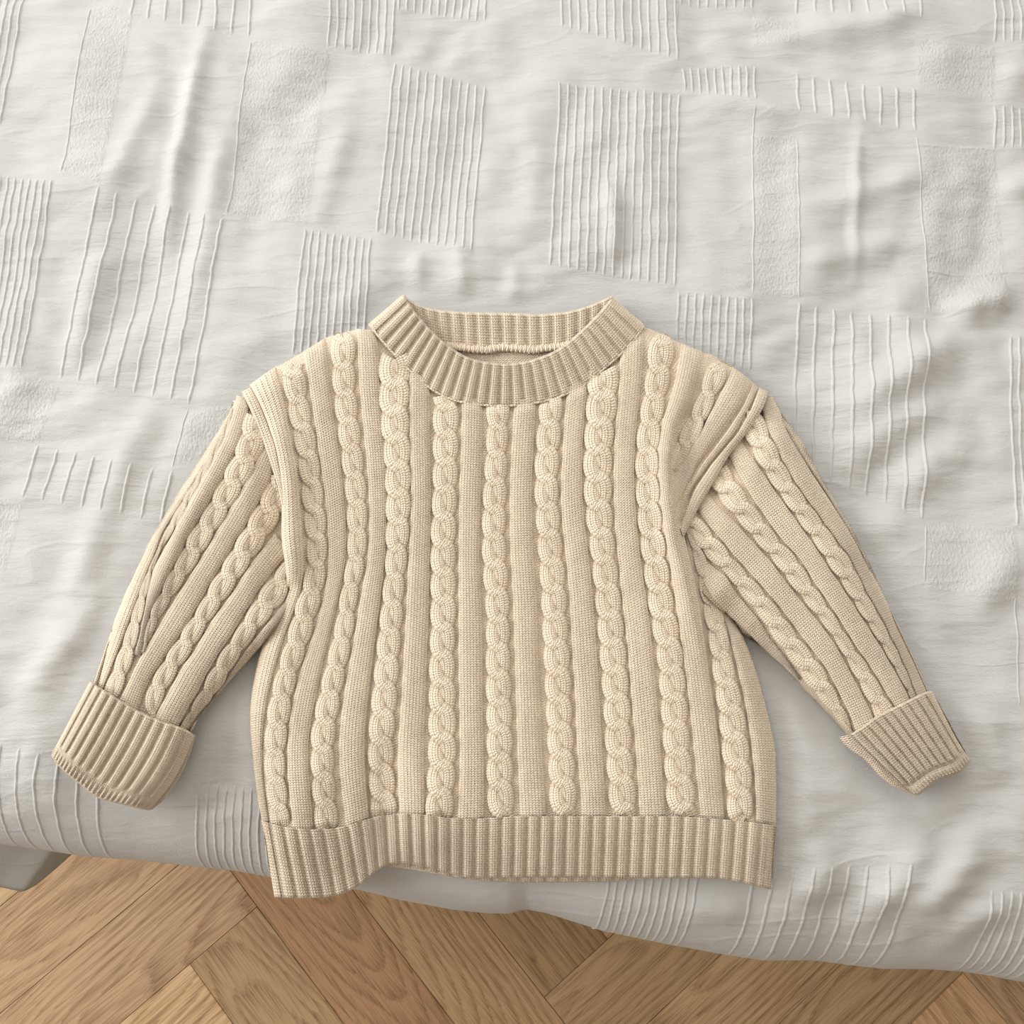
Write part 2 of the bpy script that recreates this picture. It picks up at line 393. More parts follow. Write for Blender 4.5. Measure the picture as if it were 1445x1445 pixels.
RIDGES = [  # (polyline in photo pixels, height m, half width px)
    ([(304, 10), (284, 80), (266, 160), (248, 235), (236, 310), (226, 400)], 0.0045, 14),
    ([(235, 80), (205, 160), (170, 235), (140, 310)], 0.0026, 18),
    ([(345, 90), (318, 180), (300, 260), (285, 350), (262, 450), (225, 560)], 0.0026, 17),
    ([(500, 140), (480, 210), (462, 270), (440, 330)], 0.0024, 18),
    ([(160, 310), (125, 420), (90, 540)], 0.002, 18),
    ([(230, 540), (200, 600), (160, 690), (120, 800), (50, 920)], 0.0034, 22),
    ([(190, 760), (130, 860), (60, 950), (0, 1010)], 0.003, 22),
    ([(592, 345), (590, 385), (588, 425)], 0.0022, 12),
    ([(645, 330), (650, 380), (655, 430)], 0.0022, 13),
    ([(860, 240), (866, 320), (862, 400)], 0.003, 10),
    ([(730, 360), (725, 400), (722, 440)], 0.0015, 12),
    ([(1060, 62), (1150, 48), (1240, 38), (1340, 12)], 0.0055, 24),
    ([(940, 132), (1040, 144), (1110, 160), (1190, 205)], 0.0045, 22),
    ([(1110, 300), (1190, 286), (1260, 262), (1345, 228)], 0.0038, 21),
    ([(1100, 392), (1180, 362), (1260, 345), (1345, 352)], 0.0036, 21),
    ([(1214, 150), (1208, 240), (1206, 330), (1209, 420)], 0.0018, 8),
    ([(1140, 612), (1180, 590), (1225, 560), (1285, 520), (1330, 488), (1400, 470)], 0.007, 26),
    ([(1150, 680), (1210, 640), (1290, 590), (1370, 560)], 0.0055, 26),
    ([(1240, 720), (1320, 650), (1400, 600)], 0.005, 26),
    ([(1190, 770), (1250, 740), (1290, 720)], 0.004, 22),
    ([(1350, 900), (1400, 820), (1440, 760)], 0.004, 25),
    ([(1330, 450), (1380, 428), (1445, 418)], 0.006, 18),
    ([(1400, 100), (1440, 108), (1490, 110)], 0.003, 16),
    ([(1400, 270), (1440, 262), (1490, 250)], 0.004, 18),
    ([(1330, 980), (1380, 1040), (1420, 1120)], 0.003, 25),
    ([(1320, 1170), (1285, 1230), (1250, 1285), (1205, 1310)], 0.005, 22),
    ([(1390, 1150), (1370, 1215), (1330, 1275), (1270, 1300)], 0.006, 24),
    ([(1445, 1230), (1420, 1290), (1370, 1325), (1310, 1330)], 0.005, 22),
    ([(1180, 1180), (1160, 1240), (1120, 1290)], 0.004, 24),
    ([(1070, 1265), (1030, 1295), (960, 1300)], 0.003, 20),
    ([(1140, 1080), (1135, 1150), (1100, 1190)], 0.002, 22),
]
_RW = [(W([p[0] for p in r], [p[1] for p in r], ZT)[:, :2], h, w * 0.00052) for r, h, w in RIDGES]
def wrinkles(X, Y):
    c, s = math.cos(BANG), math.sin(BANG)
    u = X * c + Y * s; v = -X * s + Y * c
    z = 0.0075 * noise(u * 5 + 3.1, v * 4 + 1.7)
    wu = u + 0.03 * noise(u * 7, v * 7 + 40)
    wv = v + 0.03 * noise(u * 7 + 20, v * 7)
    z = z + 0.0068 * noise(wu * 14 + 11, wv * 9 + 5) + 0.0040 * noise(wu * 30 + 4, wv * 22 + 8) + 0.0017 * noise(wu * 40 + 60, wv * 80 + 33)
    for p, h, w in _RW:
        bb = (X > p[:, 0].min() - .06) & (X < p[:, 0].max() + .06) & (Y > p[:, 1].min() - .06) & (Y < p[:, 1].max() + .06)
        if bb.any():
            z[bb] += ridge(X[bb], Y[bb], p, h * 1.8, w * 1.15)
    return z
FOOT = [(521, 456), (446, 484), (374, 523), (340, 553), (300, 620), (255, 690), (192, 803), (150, 920), (126, 963), (73, 1064), (104, 1098), (145, 1127), (212, 1142), (241, 1113), (276, 1040),
        (327, 958), (375, 894), (352, 1005), (361, 1109), (387, 1264), (440, 1300), (541, 1245), (686, 1245), (900, 1245), (1017, 1240), (1088, 1254), (1095, 1109), (1069, 953), (1021, 860),
        (1083, 919), (1138, 977), (1185, 1040), (1238, 1090), (1290, 1122), (1368, 1071), (1316, 976), (1243, 829), (1151, 660), (1085, 553), (993, 495), (909, 458), (865, 419), (800, 445), (650, 445), (568, 415)]
_FW = W([p[0] for p in FOOT], [p[1] for p in FOOT], ZT)[:, :2]
def foot_mask(X, Y):
    'how far the sweater presses the duvet flat, 1 under it'
    ins = np.zeros(X.shape, bool)
    n = len(_FW)
    for i in range(n):
        a, b = _FW[i], _FW[(i + 1) % n]
        c = (a[1] > Y) != (b[1] > Y)
        xi = a[0] + (Y - a[1]) / (b[1] - a[1] + 1e-12) * (b[0] - a[0])
        ins ^= c & (X < xi)
    d = dist_poly(X, Y, np.concatenate([_FW, _FW[:1]]))[0]
    return np.where(ins, 1.0, 1 - smooth01(d / 0.028))
XL = -0.62                                   # left end of the bed
def duvet_z(X, Y):
    d = np.minimum(edge_dist(X, Y), X - XL)
    m = foot_mask(X, Y)
    return ZT - drop(d) + wrinkles(X, Y) * (0.25 + 0.75 * smooth01(d / 0.06)) * (1 - 0.94 * m) - 0.002 - 0.0018 * m
def nonuni(lo, a, b, hi, fine, coarse):
    return np.concatenate([np.arange(lo, a, coarse), np.arange(a, b, fine), np.arange(b, hi + 1e-6, coarse)])
xs = nonuni(XL + 0.0004, -0.47, 0.47, 0.86, 0.0019, 0.008)
ds_far = np.concatenate([np.arange(1.85, 0.80, -0.01), np.arange(0.80, RX * 1.15, -0.0019)])
qs = np.linspace(0, 1, 90)
ds_near = RX * 1.15 * (1 - np.sin(qs * math.pi / 2)) + 0.0     # denser towards the brink
ds = np.concatenate([ds_far, ds_near])
XX, DD = np.meshgrid(xs, ds)
blend = smooth01((0.55 - DD) / 0.5)
ye = y_edge(XX) * blend + (1 - blend) * (np.interp(0, EX, EY) + np.tan(BANG) * XX)
YY = ye + DD / math.cos(BANG)
ZZ = duvet_z(XX, YY)
top = np.stack([XX, YY, ZZ], -1)
# lower half of the rolled edge, then back under the duvet
ph = np.linspace(0, math.pi / 2, 14)[1:]
low = []
z0 = ZZ[-1]; y0 = YY[-1]
for p in ph:
    low.append(np.stack([xs, y0 + 0.09 * (1 - math.cos(p)), z0 - 0.075 * math.sin(p)], -1))
for k in (0.1, 0.2, 0.35):
    low.append(np.stack([xs, y0 + 0.09 + k, z0 - 0.075], -1))
P = np.concatenate([top, np.stack(low)], 0)
side = []                                    # left flank of the duvet, rolled under like the front
for p in np.linspace(0, math.pi / 2, 9)[1:]:
    q = P[:, 0].copy(); q[:, 0] += 0.05 * (1 - math.cos(p)); q[:, 2] = np.minimum(q[:, 2], np.maximum(q[:, 2] - 0.075 * math.sin(p), ZT - RZ - 0.077)); side.append(q)
P = np.concatenate([np.stack(side[::-1], 1), P], 1)
CREPE = [[(128, 5), (190, 5), (140, 258), (85, 245)], [(354, 57), (464, 70), (432, 315), (318, 300)], [(10, 520), (80, 540), (50, 622), (-20, 612)],
         [(-20, 700), (28, 710), (2, 800), (-60, 780)], [(266, 580), (330, 570), (300, 640), (244, 655)], [(1065, 20), (1125, 20), (1125, 60), (1065, 62)],
         [(1063, 190), (1122, 190), (1127, 418), (1064, 416)], [(1292, 60), (1402, 70), (1402, 140), (1292, 125)], [(1300, 205), (1406, 205), (1425, 440), (1308, 440)],
         [(1308, 737), (1430, 747), (1432, 850), (1305, 830)]]
# corded blocks: (TL, TR, BL, BR, number of cords, width px, down to the brink?)
BL = [((-50, -20), (35, -20), (-92, 175), (-2, 175), 9, 0), ((-30, 243), (75, 252), (-82, 515), (28, 521), 11, 0),
      ((190, -25), (354, -25), (184, 24), (350, 54), 8, 0), ((140, 262), (313, 303), (81, 533), (266, 571), 8, 0), ((52, 623), (242, 661), (29, 704), (221, 739), 8, 0),
      ((467, -15), (556, -15), (463, 68), (553, 78), 9, 0), ((431, 318), (524, 333), (411, 500), (508, 500), 10, 0), ((563, -15), (686, -15), (562, 14), (683, 28), 12, 0),
      ((559, 82), (685, 111), (532, 330), (664, 360), 12, 0), ((791, -15), (952, -15), (794, 38), (955, 88), 14, 0), ((791, 112), (958, 126), (776, 378), (950, 408), 15, 0),
      ((962, -15), (1063, -15), (962, 8), (1063, 13), 9, 0), ((963, 90), (1064, 88), (967, 128), (1064, 147), 10, 0), ((957, 410), (1060, 420), (957, 500), (1060, 525), 10, 0),
      ((1127, -20), (1295, -20), (1127, 17), (1293, 37), 8, 0), ((1125, 98), (1286, 126), (1128, 162), (1291, 188), 8, 0), ((1128, 424), (1306, 446), (1124, 660), (1300, 735), 8, 0),
      ((1403, -15), (1500, -15), (1404, 64), (1500, 66), 9, 0), ((1404, 146), (1500, 146), (1406, 209), (1502, 211), 9, 0), ((1427, 470), (1520, 470), (1433, 747), (1526, 747), 9, 0),
      ((-88, 1018), (130, 1085), 0, 0, 9, 1), ((271, 1100), (374, 1112), 0, 0, 9, 1), ((870, 1170), (992, 1190), 0, 0, 11, 1), ((1070, 1225), (1285, 1215), 0, 0, 9, 1), ((1412, 1255), (1500, 1265), 0, 0, 7, 1),
      # long single cords along the block borders
      ((354, 54), None, (318, 302), None, 1, 0), ((128, 5), None, (85, 247), None, 1, 0), ((266, 571), None, (240, 662), None, 1, 0), ((1293, 190), None, (1313, 440), None, 1, 0),
      ((1306, 737), None, (1304, 827), None, 1, 0), ((1064, 148), None, (1061, 420), None, 1, 0), ((1126, 190), None, (1127, 424), None, 1, 0), ((957, 0), None, (953, 85), None, 1, 0),
      ((1432, 840), None, (1440, 1000), None, 1, 0)]
cre = np.full(P.shape[:2], 0.06); puc = np.zeros(P.shape[:2])
def quad_mask(q, soft):
    qw = W([p[0] for p in q], [p[1] for p in q], ZT)[:, :2]
    ins = np.full(P.shape[:2], 1e9)
    for i in range(4):
        a, b = qw[i], qw[(i + 1) % 4]
        ins = np.minimum(ins, -((b[0] - a[0]) * (P[..., 1] - a[1]) - (b[1] - a[1]) * (P[..., 0] - a[0])) / np.hypot(*(b - a)))
    return smooth01(ins / soft + 0.5)
for q in CREPE: cre = np.maximum(cre, quad_mask(q, 0.004))
for tl, tr, bl, br, n, brink in BL:
    if n > 1 and not brink: puc = np.maximum(puc, quad_mask([tl, tr, br, bl], 0.006))
duvet = grid_obj('duvet', P, M_COTTON, None, None, {'crepe': cre, 'pucker': puc})
tag(duvet, 'white cotton duvet with woven corded stripe blocks spread over the bed', 'duvet')

fd = np.array([math.sin(BANG), -math.cos(BANG)])      # towards the front of the bed
for tl, tr, bl, br, n, brink in BL:
    parts = []
    for i in range(n):
        f = i / max(1, n - 1)
        a = np.array(tl, float) if tr is None else np.array(tl, float) * (1 - f) + np.array(tr, float) * f
        A = W(a[0], a[1], ZT)[:2]
        if brink:
            dd = edge_dist(A[0], A[1])
            ss = np.sin(np.linspace(0, 1, 90) * math.pi / 2)
            path = A[None] + fd[None] * (ss * dd / 1.0)[:, None] * 0.9995
            path = np.stack([path[:, 0], path[:, 1]], 1)
        else:
            b = np.array(bl, float) if br is None else np.array(bl, float) * (1 - f) + np.array(br, float) * f
            B = W(b[0], b[1], ZT)[:2]
            m = max(8, int(np.hypot(*(B - A)) / 0.0018))
            t = np.linspace(0, 1, m)[:, None]
            path = A * (1 - t) + B * t
        m = len(path)
        path[:, 0] += 0.0005 * noise(path[:, 1] * 170 + i * 7.7, path[:, 0] * 60) + 0.0010 * noise(path[:, 1] * 45 + i * 3.3, path[:, 0] * 20) + 0.0022 * noise(path[:, 1] * 10 + 5, path[:, 0] * 4)
        hw = 0.0021 if tl[0] in (190, 140, 52, 1127, 1125, 1128, -88, 1070) else 0.0018
        if n == 1: hw = 0.0013
        cs = np.linspace(-1, 1, 9)
        prof = np.cos(cs * math.pi / 2) ** 2
        X = path[:, 0][:, None] + cs[None] * hw; Y = np.broadcast_to(path[:, 1][:, None], X.shape)
        endf = np.minimum(1, np.minimum(np.arange(m), np.arange(m)[::-1]) / 3.0) if not brink else np.minimum(1, np.arange(m) / 4.0)
        Z = duvet_z(X.copy(), Y.copy()) - 0.0003 + prof[None] * (0.0013 if n > 1 else 0.0009) * endf[:, None] * (1 + 0.25 * noise(Y * 160 + i, X * 30))
        parts.append((np.stack([X, Y, Z], -1), np.zeros(X.shape + (2,))))
    multi_grid_obj('corded_panel' if n > 1 else 'border_cord', parts, M_COTTON, duvet)

# ------------------------------------------------------------------ bed under the duvet, and the hanging sheet
def rbox(name, x0, x1, y0, y1, z0, z1, r, mat, parent):
    """box with rounded vertical corners and softened rims"""
    ring = []
    for cx, cy, a0 in ((x1 - r, y1 - r, 0), (x0 + r, y1 - r, 90), (x0 + r, y0 + r, 180), (x1 - r, y0 + r, 270)):
        for k in range(7):
            a = math.radians(a0 + 15 * k); ring.append((cx, cy, math.cos(a), math.sin(a)))
    lv = []
    e = min(r, 0.025, (z1 - z0) / 3)
    for k in range(5):
        a = math.radians(-90 + 22.5 * k); lv.append((r - e + e * math.cos(a), z0 + e + e * math.sin(a)))
    for k in range(5):
        a = math.radians(22.5 * k); lv.append((r - e + e * math.cos(a), z1 - e + e * math.sin(a)))
    V = [(cx + c * q, cy + s * q, z) for q, z in lv for cx, cy, c, s in ring]
    n = len(ring); Fc = []
    for j in range(len(lv) - 1):
        for i in range(n):
            k = (i + 1) % n; Fc.append((j * n + i, j * n + k, (j + 1) * n + k, (j + 1) * n + i))
    me = bpy.data.meshes.new(name)
    me.from_pydata(V, [], Fc + [tuple(range(n))[::-1], tuple(range((len(lv) - 1) * n, len(lv) * n))])
    for p in me.polygons: p.use_smooth = True
    me.materials.append(mat)
    return link(bpy.data.objects.new(name, me), parent)
bed = bpy.data.objects.new('bed', None); link(bed)
by = float(np.interp(0, EX, EY))
bed.location = (0, by, 0); bed.rotation_euler = (0, 0, BANG)
tag(bed, 'upholstered bed base and mattress hidden under the white duvet', 'bed')
rbox('mattress', -0.52, 0.78, 0.12, 1.80, 0.20, ZT - 0.19, 0.06, M_COTTON, bed)
rbox('base', -0.52, 0.78, 0.13, 1.80, 0.09, 0.20, 0.03, M_BASE, bed)
for lx in (-0.44, 0.68):
    for ly in (0.22, 1.70):
        rbox('leg', lx - 0.03, lx + 0.03, ly - 0.03, ly + 0.03, 0.0, 0.09, 0.02, M_WOOD, bed)
# sheet corner hanging out below the duvet
Lp = resample([(-140, 1222), (-60, 1236), (0, 1247), (20, 1252), (33, 1254), (48, 1246), (72, 1226), (97, 1204), (115, 1185)], 90, False)
rows = []
for k, f in enumerate(np.linspace(0, 1, 20)):
    zz = 0.20 + 0.095 * f + 0.006 * np.sin(np.linspace(0, 9, 90)) * (1 - f)
    q = Lp.copy(); q[:, 1] -= 85 * f; q[:, 0] += 60 * f
    rows.append(W(q[:, 0], q[:, 1], zz))
sheet = grid_obj('bed_sheet', np.stack(rows), M_SHEET, None, None, {'crepe': np.zeros((20, 90))})
sm = sheet.modifiers.new('thickness', 'SOLIDIFY'); sm.thickness = 0.003
tag(sheet, 'plain grey bed sheet corner hanging below the duvet edge over the oak floor', 'sheet')

# ------------------------------------------------------------------ sweater
sweater = bpy.data.objects.new('sweater', None); link(sweater)
sweater.location = (0, 0, 0)
tag(sweater, 'cream cable knit crew neck child sweater with turned-up cuffs lying on the white duvet', 'sweater')
PXM = 0.00050                                # metres per pixel on the bed

def zs(px, py):
    w = W(px, py, ZT)
    d = (w[..., 1] - y_edge_soft(w[..., 0])) * math.cos(BANG)
    dl = 0.022
    base = np.where(d > dl, drop(np.maximum(d, dl)), drop(np.array(dl)) + (dl - d) * 0.55)
    return ZT + 0.0012 - 0.80 * base

SH_L = [(521, 456), (501, 465), (468, 473), (446, 484), (427, 495), (402, 509), (374, 523), (352, 542), (340, 553)]
SH_R = [(909, 458), (930, 467), (955, 481), (993, 495), (1032, 517), (1049, 526), (1068, 545), (1085, 553)]
SD_L = [(406, 832), (392, 860), (375, 894), (364, 929), (356, 970), (352, 1005), (354, 1040), (361, 1109), (369, 1157), (375, 1188), (387, 1264)]
SD_R = [(1005, 838), (1021, 860), (1049, 898), (1069, 953), (1083, 1005), (1094, 1057), (1095, 1109), (1095, 1157), (1088, 1254)]
def rnd_edge(d, w):
    q = 1 - np.clip(d / w, 0, 1); return np.sqrt(np.clip(1 - q * q, 0, 1))
CO = [(521, 456), (533, 472), (546, 487), (571, 514), (596, 539), (621, 556), (648, 566), (690, 571), (730, 571), (769, 565), (797, 556), (825, 542), (855, 517), (880, 495), (899, 473), (909, 458)]
def z_body(px, py):
    z = zs(px, py) - 0.0018 * (1 - smooth01(dist_poly(px, py, CO)[0] / 13)) * smooth01((py - 440) / 40)
    d = np.minimum.reduce([dist_poly(px, py, s)[0] for s in (SH_L, SH_R, SD_L, SD_R)])
    z = z + 0.002 + 0.013 * rnd_edge(d, 34)
    z = z + ridge(px, py, [(372, 540), (390, 600), (406, 660), (411, 720), (412, 780), (414, 830), (400, 880)], 0.009, 17)
    z = z - ridge(px, py, [(470, 690), (462, 780), (452, 860), (430, 950), (418, 1030)], 0.003, 26)
    z = z - ridge(px, py, [(548, 1010), (545, 1090), (543, 1160), (541, 1240)], 0.006, 26)
    z = z + ridge(px, py, [(440, 1020), (432, 1100), (430, 1180), (432, 1280)], 0.004, 34)
    z = z + ridge(px, py, [(600, 1080), (610, 1150), (620, 1240)], 0.003, 26)
    z = z + ridge(px, py, [(985, 490), (966, 545), (948, 600), (941, 650), (943, 700), (950, 760), (966, 820), (985, 900), (1000, 980)], 0.010, 15)
    z = z - ridge(px, py, [(985, 560), (968, 620), (962, 680), (968, 730)], 0.005, 14)
    z = z + 0.0018 * noise(px / 90.0, py / 150.0) + 0.0008 * noise(px / 30. + 9, py / 50.0)
    return z
SLL_O = [(340, 553), (330, 567), (318, 592), (300, 620), (278, 655), (255, 690), (232, 728), (210, 765), (192, 803), (175, 840), (161, 880), (150, 920), (138, 965), (126, 1010)]
SLL_I = [(398, 860), (385, 890), (363, 919), (345, 938), (327, 958), (309, 978), (291, 997), (271, 1022), (262, 1040)]
SLR_O = [(1085, 553), (1102, 583), (1118, 603), (1132, 622), (1151, 660), (1179, 708), (1198, 738), (1221, 782), (1243, 829), (1266, 886), (1291, 938), (1307, 974), (1325, 1010)]
SLR_I = [(990, 800), (1010, 845), (1025, 869), (1047, 894), (1083, 919), (1111, 947), (1138, 977), (1166, 1005), (1188, 1030), (1205, 1050)]
def z_sleeve(px, py, side):
    o, i = (SLL_O, SLL_I) if side < 0 else (SLR_O, SLR_I)
    d = np.minimum(dist_poly(px, py, o)[0], dist_poly(px, py, i[2:])[0])
    z = zs(px, py) + 0.002 + 0.017 * rnd_edge(d, 48)
    if side < 0:
        ds = dist_poly(px, py, [(344, 545), (371, 581), (388, 628), (396, 669), (398, 722), (396, 790), (404, 840)])[0]
        z = z - 0.008 * (1 - smooth01(ds / 55))
        z = z + ridge(px, py, [(335, 575), (290, 680), (245, 770), (215, 840), (198, 900), (185, 960)], 0.005, 16)
        z = z - ridge(px, py, [(225, 760), (200, 830), (185, 890), (172, 950)], 0.003, 14)
    else:
        ds = dist_poly(px, py, [(1088, 556), (1060, 602), (1027, 641), (1005, 680), (985, 713), (969, 746), (985, 800)])[0]
        z = z - 0.007 * (1 - smooth01(ds / 50))
        z = z + ridge(px, py, [(1100, 700), (1160, 800), (1210, 900), (1240, 980)], 0.003, 26)
        z = z - ridge(px, py, [(1010, 800), (1060, 870), (1110, 930)], 0.003, 16)
    z = z + 0.0012 * noise(px / 60.0 + 40 * side, py / 90.0)
    return z

STW, STH = 3.9, 3.45          # stitch size in px
def stitch(U, Vv, amp=0.00070):
    fu = U - np.floor(U); a = np.abs(fu - 0.5) * 2
    vv = Vv - 0.5 * a
    row = 0.5 + 0.5 * np.cos(2 * math.pi * vv)
    return amp * (0.6 * row * (1 - 0.3 * a) - 1.1 * a ** 2 * (1.15 - row) ** 2)

def extend(p, a=0.0, b=0.0):
    'lengthen a traced edge by a px at its start and b px at its end (negative trims)'
    p = [np.array(q, float) for q in p]
    d0 = p[0] - p[1]; d1 = p[-1] - p[-2]
    p[0] = p[0] + d0 / np.hypot(*d0) * a; p[-1] = p[-1] + d1 / np.hypot(*d1) * b
    return [tuple(q) for q in p]
def strip_edges(Lp, Rp, n):
    return resample(Lp, n), resample(Rp, n)

def square_rows(L, R):
    'pair the points of both edges so that the courses run square to the column'
    C = (L + R) / 2; T = np.gradient(C, axis=0); T /= np.hypot(*T.T)[:, None]
    k = np.hanning(31); k /= k.sum()
    out = []
    n = len(C)
    for E in (L, R):
        D = ((E[None] - C[:, None]) * T[:, None]).sum(-1)
        i = np.argmin(np.abs(D) + 0.15 * np.abs(np.arange(n)[None] - np.arange(n)[:, None]) * 0.1, 1).astype(float)
        i = np.convolve(np.pad(i, 15, mode='edge'), k, 'valid')
        out.append(np.stack([np.interp(i, np.arange(n), E[:, c]) for c in (0, 1)], 1))
    return out
def rib_strip(name, Lp, Rp, zf, parent, h=0.0026, wales=8, mat=None, perp=False, tail=0.0):
    ln = np.hypot(*np.diff(resample(Lp, 60), axis=0).T).sum()
    rows = max(4, int(ln / STH)); nv = rows * 3 + 1
    L, R = strip_edges(Lp, Rp, nv)
    if perp: L, R = square_rows(L, R)
    nu = wales * 4 + 1
    s = np.linspace(-1, 1, nu)[None]
    f = (s + 1) / 2
    px = L[:, :1] * (1 - f) + R[:, :1] * f; py = L[:, 1:] * (1 - f) + R[:, 1:] * f
    prof = (1 - np.abs(s) ** 3.0) ** 0.5
    U = f * wales + 0 * px; Vv = np.linspace(0, rows, nv)[:, None] + 0 * px
    wl = np.hypot(R[:, 0] - L[:, 0], R[:, 1] - L[:, 1])[:, None]
    hh = h * np.clip(wl / 30, 0.35, 1.05)
    z = zf(px, py) - 0.0028 + (hh + 0.0022) * prof + stitch(U, Vv) * np.sqrt(prof)
    if tail: z = z - 0.0028 * (1 - smooth01((1 - np.linspace(0, 1, nv)[:, None]) * ln / tail))
    # slight waviness of the rib borders
    P = W(px + 0.5 * noise(py / 14., px / 9.) * (1 - prof * .6), py, z)
    return grid_obj(name, P, mat or M_KNIT, parent, np.stack([U, Vv], -1))

def cable_strip(Lp, Rp, zf, parent, phase=0.0, pitch=39.0, rz=0.0024, tail=0.0):
    n = 700
    L, R = strip_edges(Lp, Rp, n)
    C = (L + R) / 2; w = np.hypot(*(R - L).T) / 2
    seg = np.hypot(*np.diff(C, axis=0).T); l = np.concatenate([[0], np.cumsum(seg)])
    rows = max(6, int(l[-1] / 1.15)); lt = np.linspace(0, l[-1], rows)
    cx = np.interp(lt, l, C[:, 0]); cy = np.interp(lt, l, C[:, 1]); ww = np.interp(lt, l, w)
    k = np.ones(9) / 9
    tx = np.gradient(cx); ty = np.gradient(cy); tn = np.hypot(tx, ty); tx /= tn; ty /= tn
    ax, ay = ty, -tx                    # viewer's right when the cable runs down
    parts = []
    for sgn in (0, 1):
        ang = math.pi * (lt / pitch + phase) + math.pi * sgn
        co = np.cos(ang); xo = -np.sign(co) * np.abs(co) ** 0.42
        up = np.sin(ang)
        r = 0.56 * ww; a = 0.46 * ww
        px0 = cx + ax * xo * a; py0 = cy + ay * xo * a
        kk = np.hanning(9); kk /= kk.sum()
        px0 = np.convolve(np.pad(px0, 4, mode='reflect', reflect_type='odd'), kk, 'valid'); py0 = np.convolve(np.pad(py0, 4, mode='reflect', reflect_type='odd'), kk, 'valid')
        gx = np.gradient(px0); gy = np.gradient(py0); gn = np.hypot(gx, gy) + 1e-9; gx /= gn; gy /= gn
        nx, ny = gy, -gx
        na = 19
        th = np.linspace(-1.9, 1.9, na)[None]
        px = px0[:, None] + nx[:, None] * (r[:, None] * np.sin(th)); py = py0[:, None] + ny[:, None] * (r[:, None] * np.sin(th))
        sl = np.concatenate([[0], np.cumsum(np.hypot(np.diff(px0), np.diff(py0)))])
        U = (th + 1.9) / 3.8 * 5 + 0 * px; Vv = (sl / STH)[:, None] + 0 * px
        sc = np.clip(ww / 16, 0.5, 1.1)[:, None]
        z = zf(cx[:, None] + 0 * px, cy[:, None] + 0 * py) * 0.0
        zb = zf(px, py)
        z = zb - 0.0008 + 0.0013 * up[:, None] * sc + rz * sc * np.cos(th) + stitch(U, Vv, 0.00072) * np.clip(np.cos(th) + .2, 0, 1)
        if tail: z = z - 0.0030 * (1 - smooth01((l[-1] - lt) / tail))[:, None]
        parts.append((W(px, py, z), np.stack([U, Vv], -1)))
    return multi_grid_obj('cable', parts, M_KNIT, parent)

def yx(rows):
    return [(a[1], a[0]) for a in rows], [(a[2], a[0]) for a in rows]

def ground(name, edges, zf, parent, n=160, skirtL=False, skirtR=False):
    """purl fabric between and below the columns"""
    E = [resample(e, n) for e in edges]
    cols = []
    for i, e in enumerate(E):
        cols.append(e)
        if i < len(E) - 1:
            for f in (1 / 3., 2 / 3.): cols.append(e * (1 - f) + E[i + 1] * f)
    G = np.stack(cols, 1)
    px, py = G[..., 0], G[..., 1]
    z = zf(px, py) - 0.0022
    # dip below the raised columns so they stay proud
    P = W(px, py, z)
    U = np.cumsum(np.concatenate([np.zeros((n, 1)), np.hypot(np.diff(px, axis=1), np.diff(py, axis=1))], 1), 1) / STW
    Vv = np.cumsum(np.concatenate([np.zeros((1, px.shape[1])), np.hypot(np.diff(px, axis=0), np.diff(py, axis=0))], 0), 0) / STH
    UV = np.stack([U, Vv], -1)
    if skirtL:
        q = W(px[:, :1] + 3, py[:, :1], zs(px[:, :1], py[:, :1]) - 0.0008); P = np.concatenate([q, P], 1); UV = np.concatenate([UV[:, :1] - 1, UV], 1)
    if skirtR:
        q = W(px[:, -1:] - 3, py[:, -1:], zs(px[:, -1:], py[:, -1:]) - 0.0008); P = np.concatenate([P, q], 1); UV = np.concatenate([UV, UV[:, -1:] + 1], 1)
    return grid_obj(name, P, M_PURL, parent, UV)

# traced columns of the front: name -> (left edge points, right edge points)
B = {}
B['R0'] = ([(352, 543), (371, 581), (388, 628), (396, 669), (398, 722), (396, 761), (406, 815), (404, 835), (392, 860), (375, 894), (364, 929), (356, 970), (352, 1005), (354, 1040), (361, 1109), (370, 1162)],
           [(389, 517), (403, 570), (413, 625), (421, 667), (425, 722), (429, 770), (430, 815), (421, 850), (404, 890), (392, 929), (382, 965), (375, 1000), (370, 1040), (370, 1080), (373, 1115), (380, 1162)])
B['C0'] = ([(394, 516), (405, 562), (410, 595), (418, 633), (424, 667), (427, 708), (430, 736), (434, 777), (435, 797), (427, 832), (414, 866), (406, 901), (395, 936), (385, 970), (377, 1005), (373, 1040), (372, 1074), (375, 1109), (382, 1164)],
           [(425, 498), (434, 567), (441, 600), (448, 639), (452, 667), (455, 694), (460, 736), (461, 790), (456, 832), (445, 866), (437, 901), (423, 936), (414, 970), (410, 1005), (404, 1040), (402, 1074), (404, 1109), (410, 1167)])
B['R1'] = ([(428, 496), (432, 523), (439, 567), (445, 606), (450, 645), (456, 683), (461, 728), (464, 790), (459, 832), (450, 866), (440, 901), (426, 936), (417, 970), (409, 1005), (405, 1040), (404, 1074), (406, 1109), (413, 1170)],
           [(459, 477), (463, 523), (468, 570), (475, 611), (481, 653), (485, 694), (489, 736), (489, 790), (481, 832), (473, 866), (465, 901), (456, 936), (449, 970), (442, 1005), (436, 1040), (435, 1074), (438, 1109), (443, 1170)])
B['C1'] = ([(466, 474), (468, 514), (470, 556), (475, 598), (480, 630), (484, 667), (488, 694), (490, 736), (491, 790), (482, 832), (477, 866), (470, 901), (461, 936), (453, 970), (444, 1005), (437, 1040), (438, 1074), (440, 1109), (445, 1171)],
           [(502, 465), (500, 514), (502, 556), (507, 598), (511, 639), (515, 667), (518, 708), (518, 750), (516, 790), (505, 832), (501, 866), (497, 901), (489, 936), (483, 970), (477, 1005), (472, 1040), (471, 1074), (473, 1109), (478, 1171)])
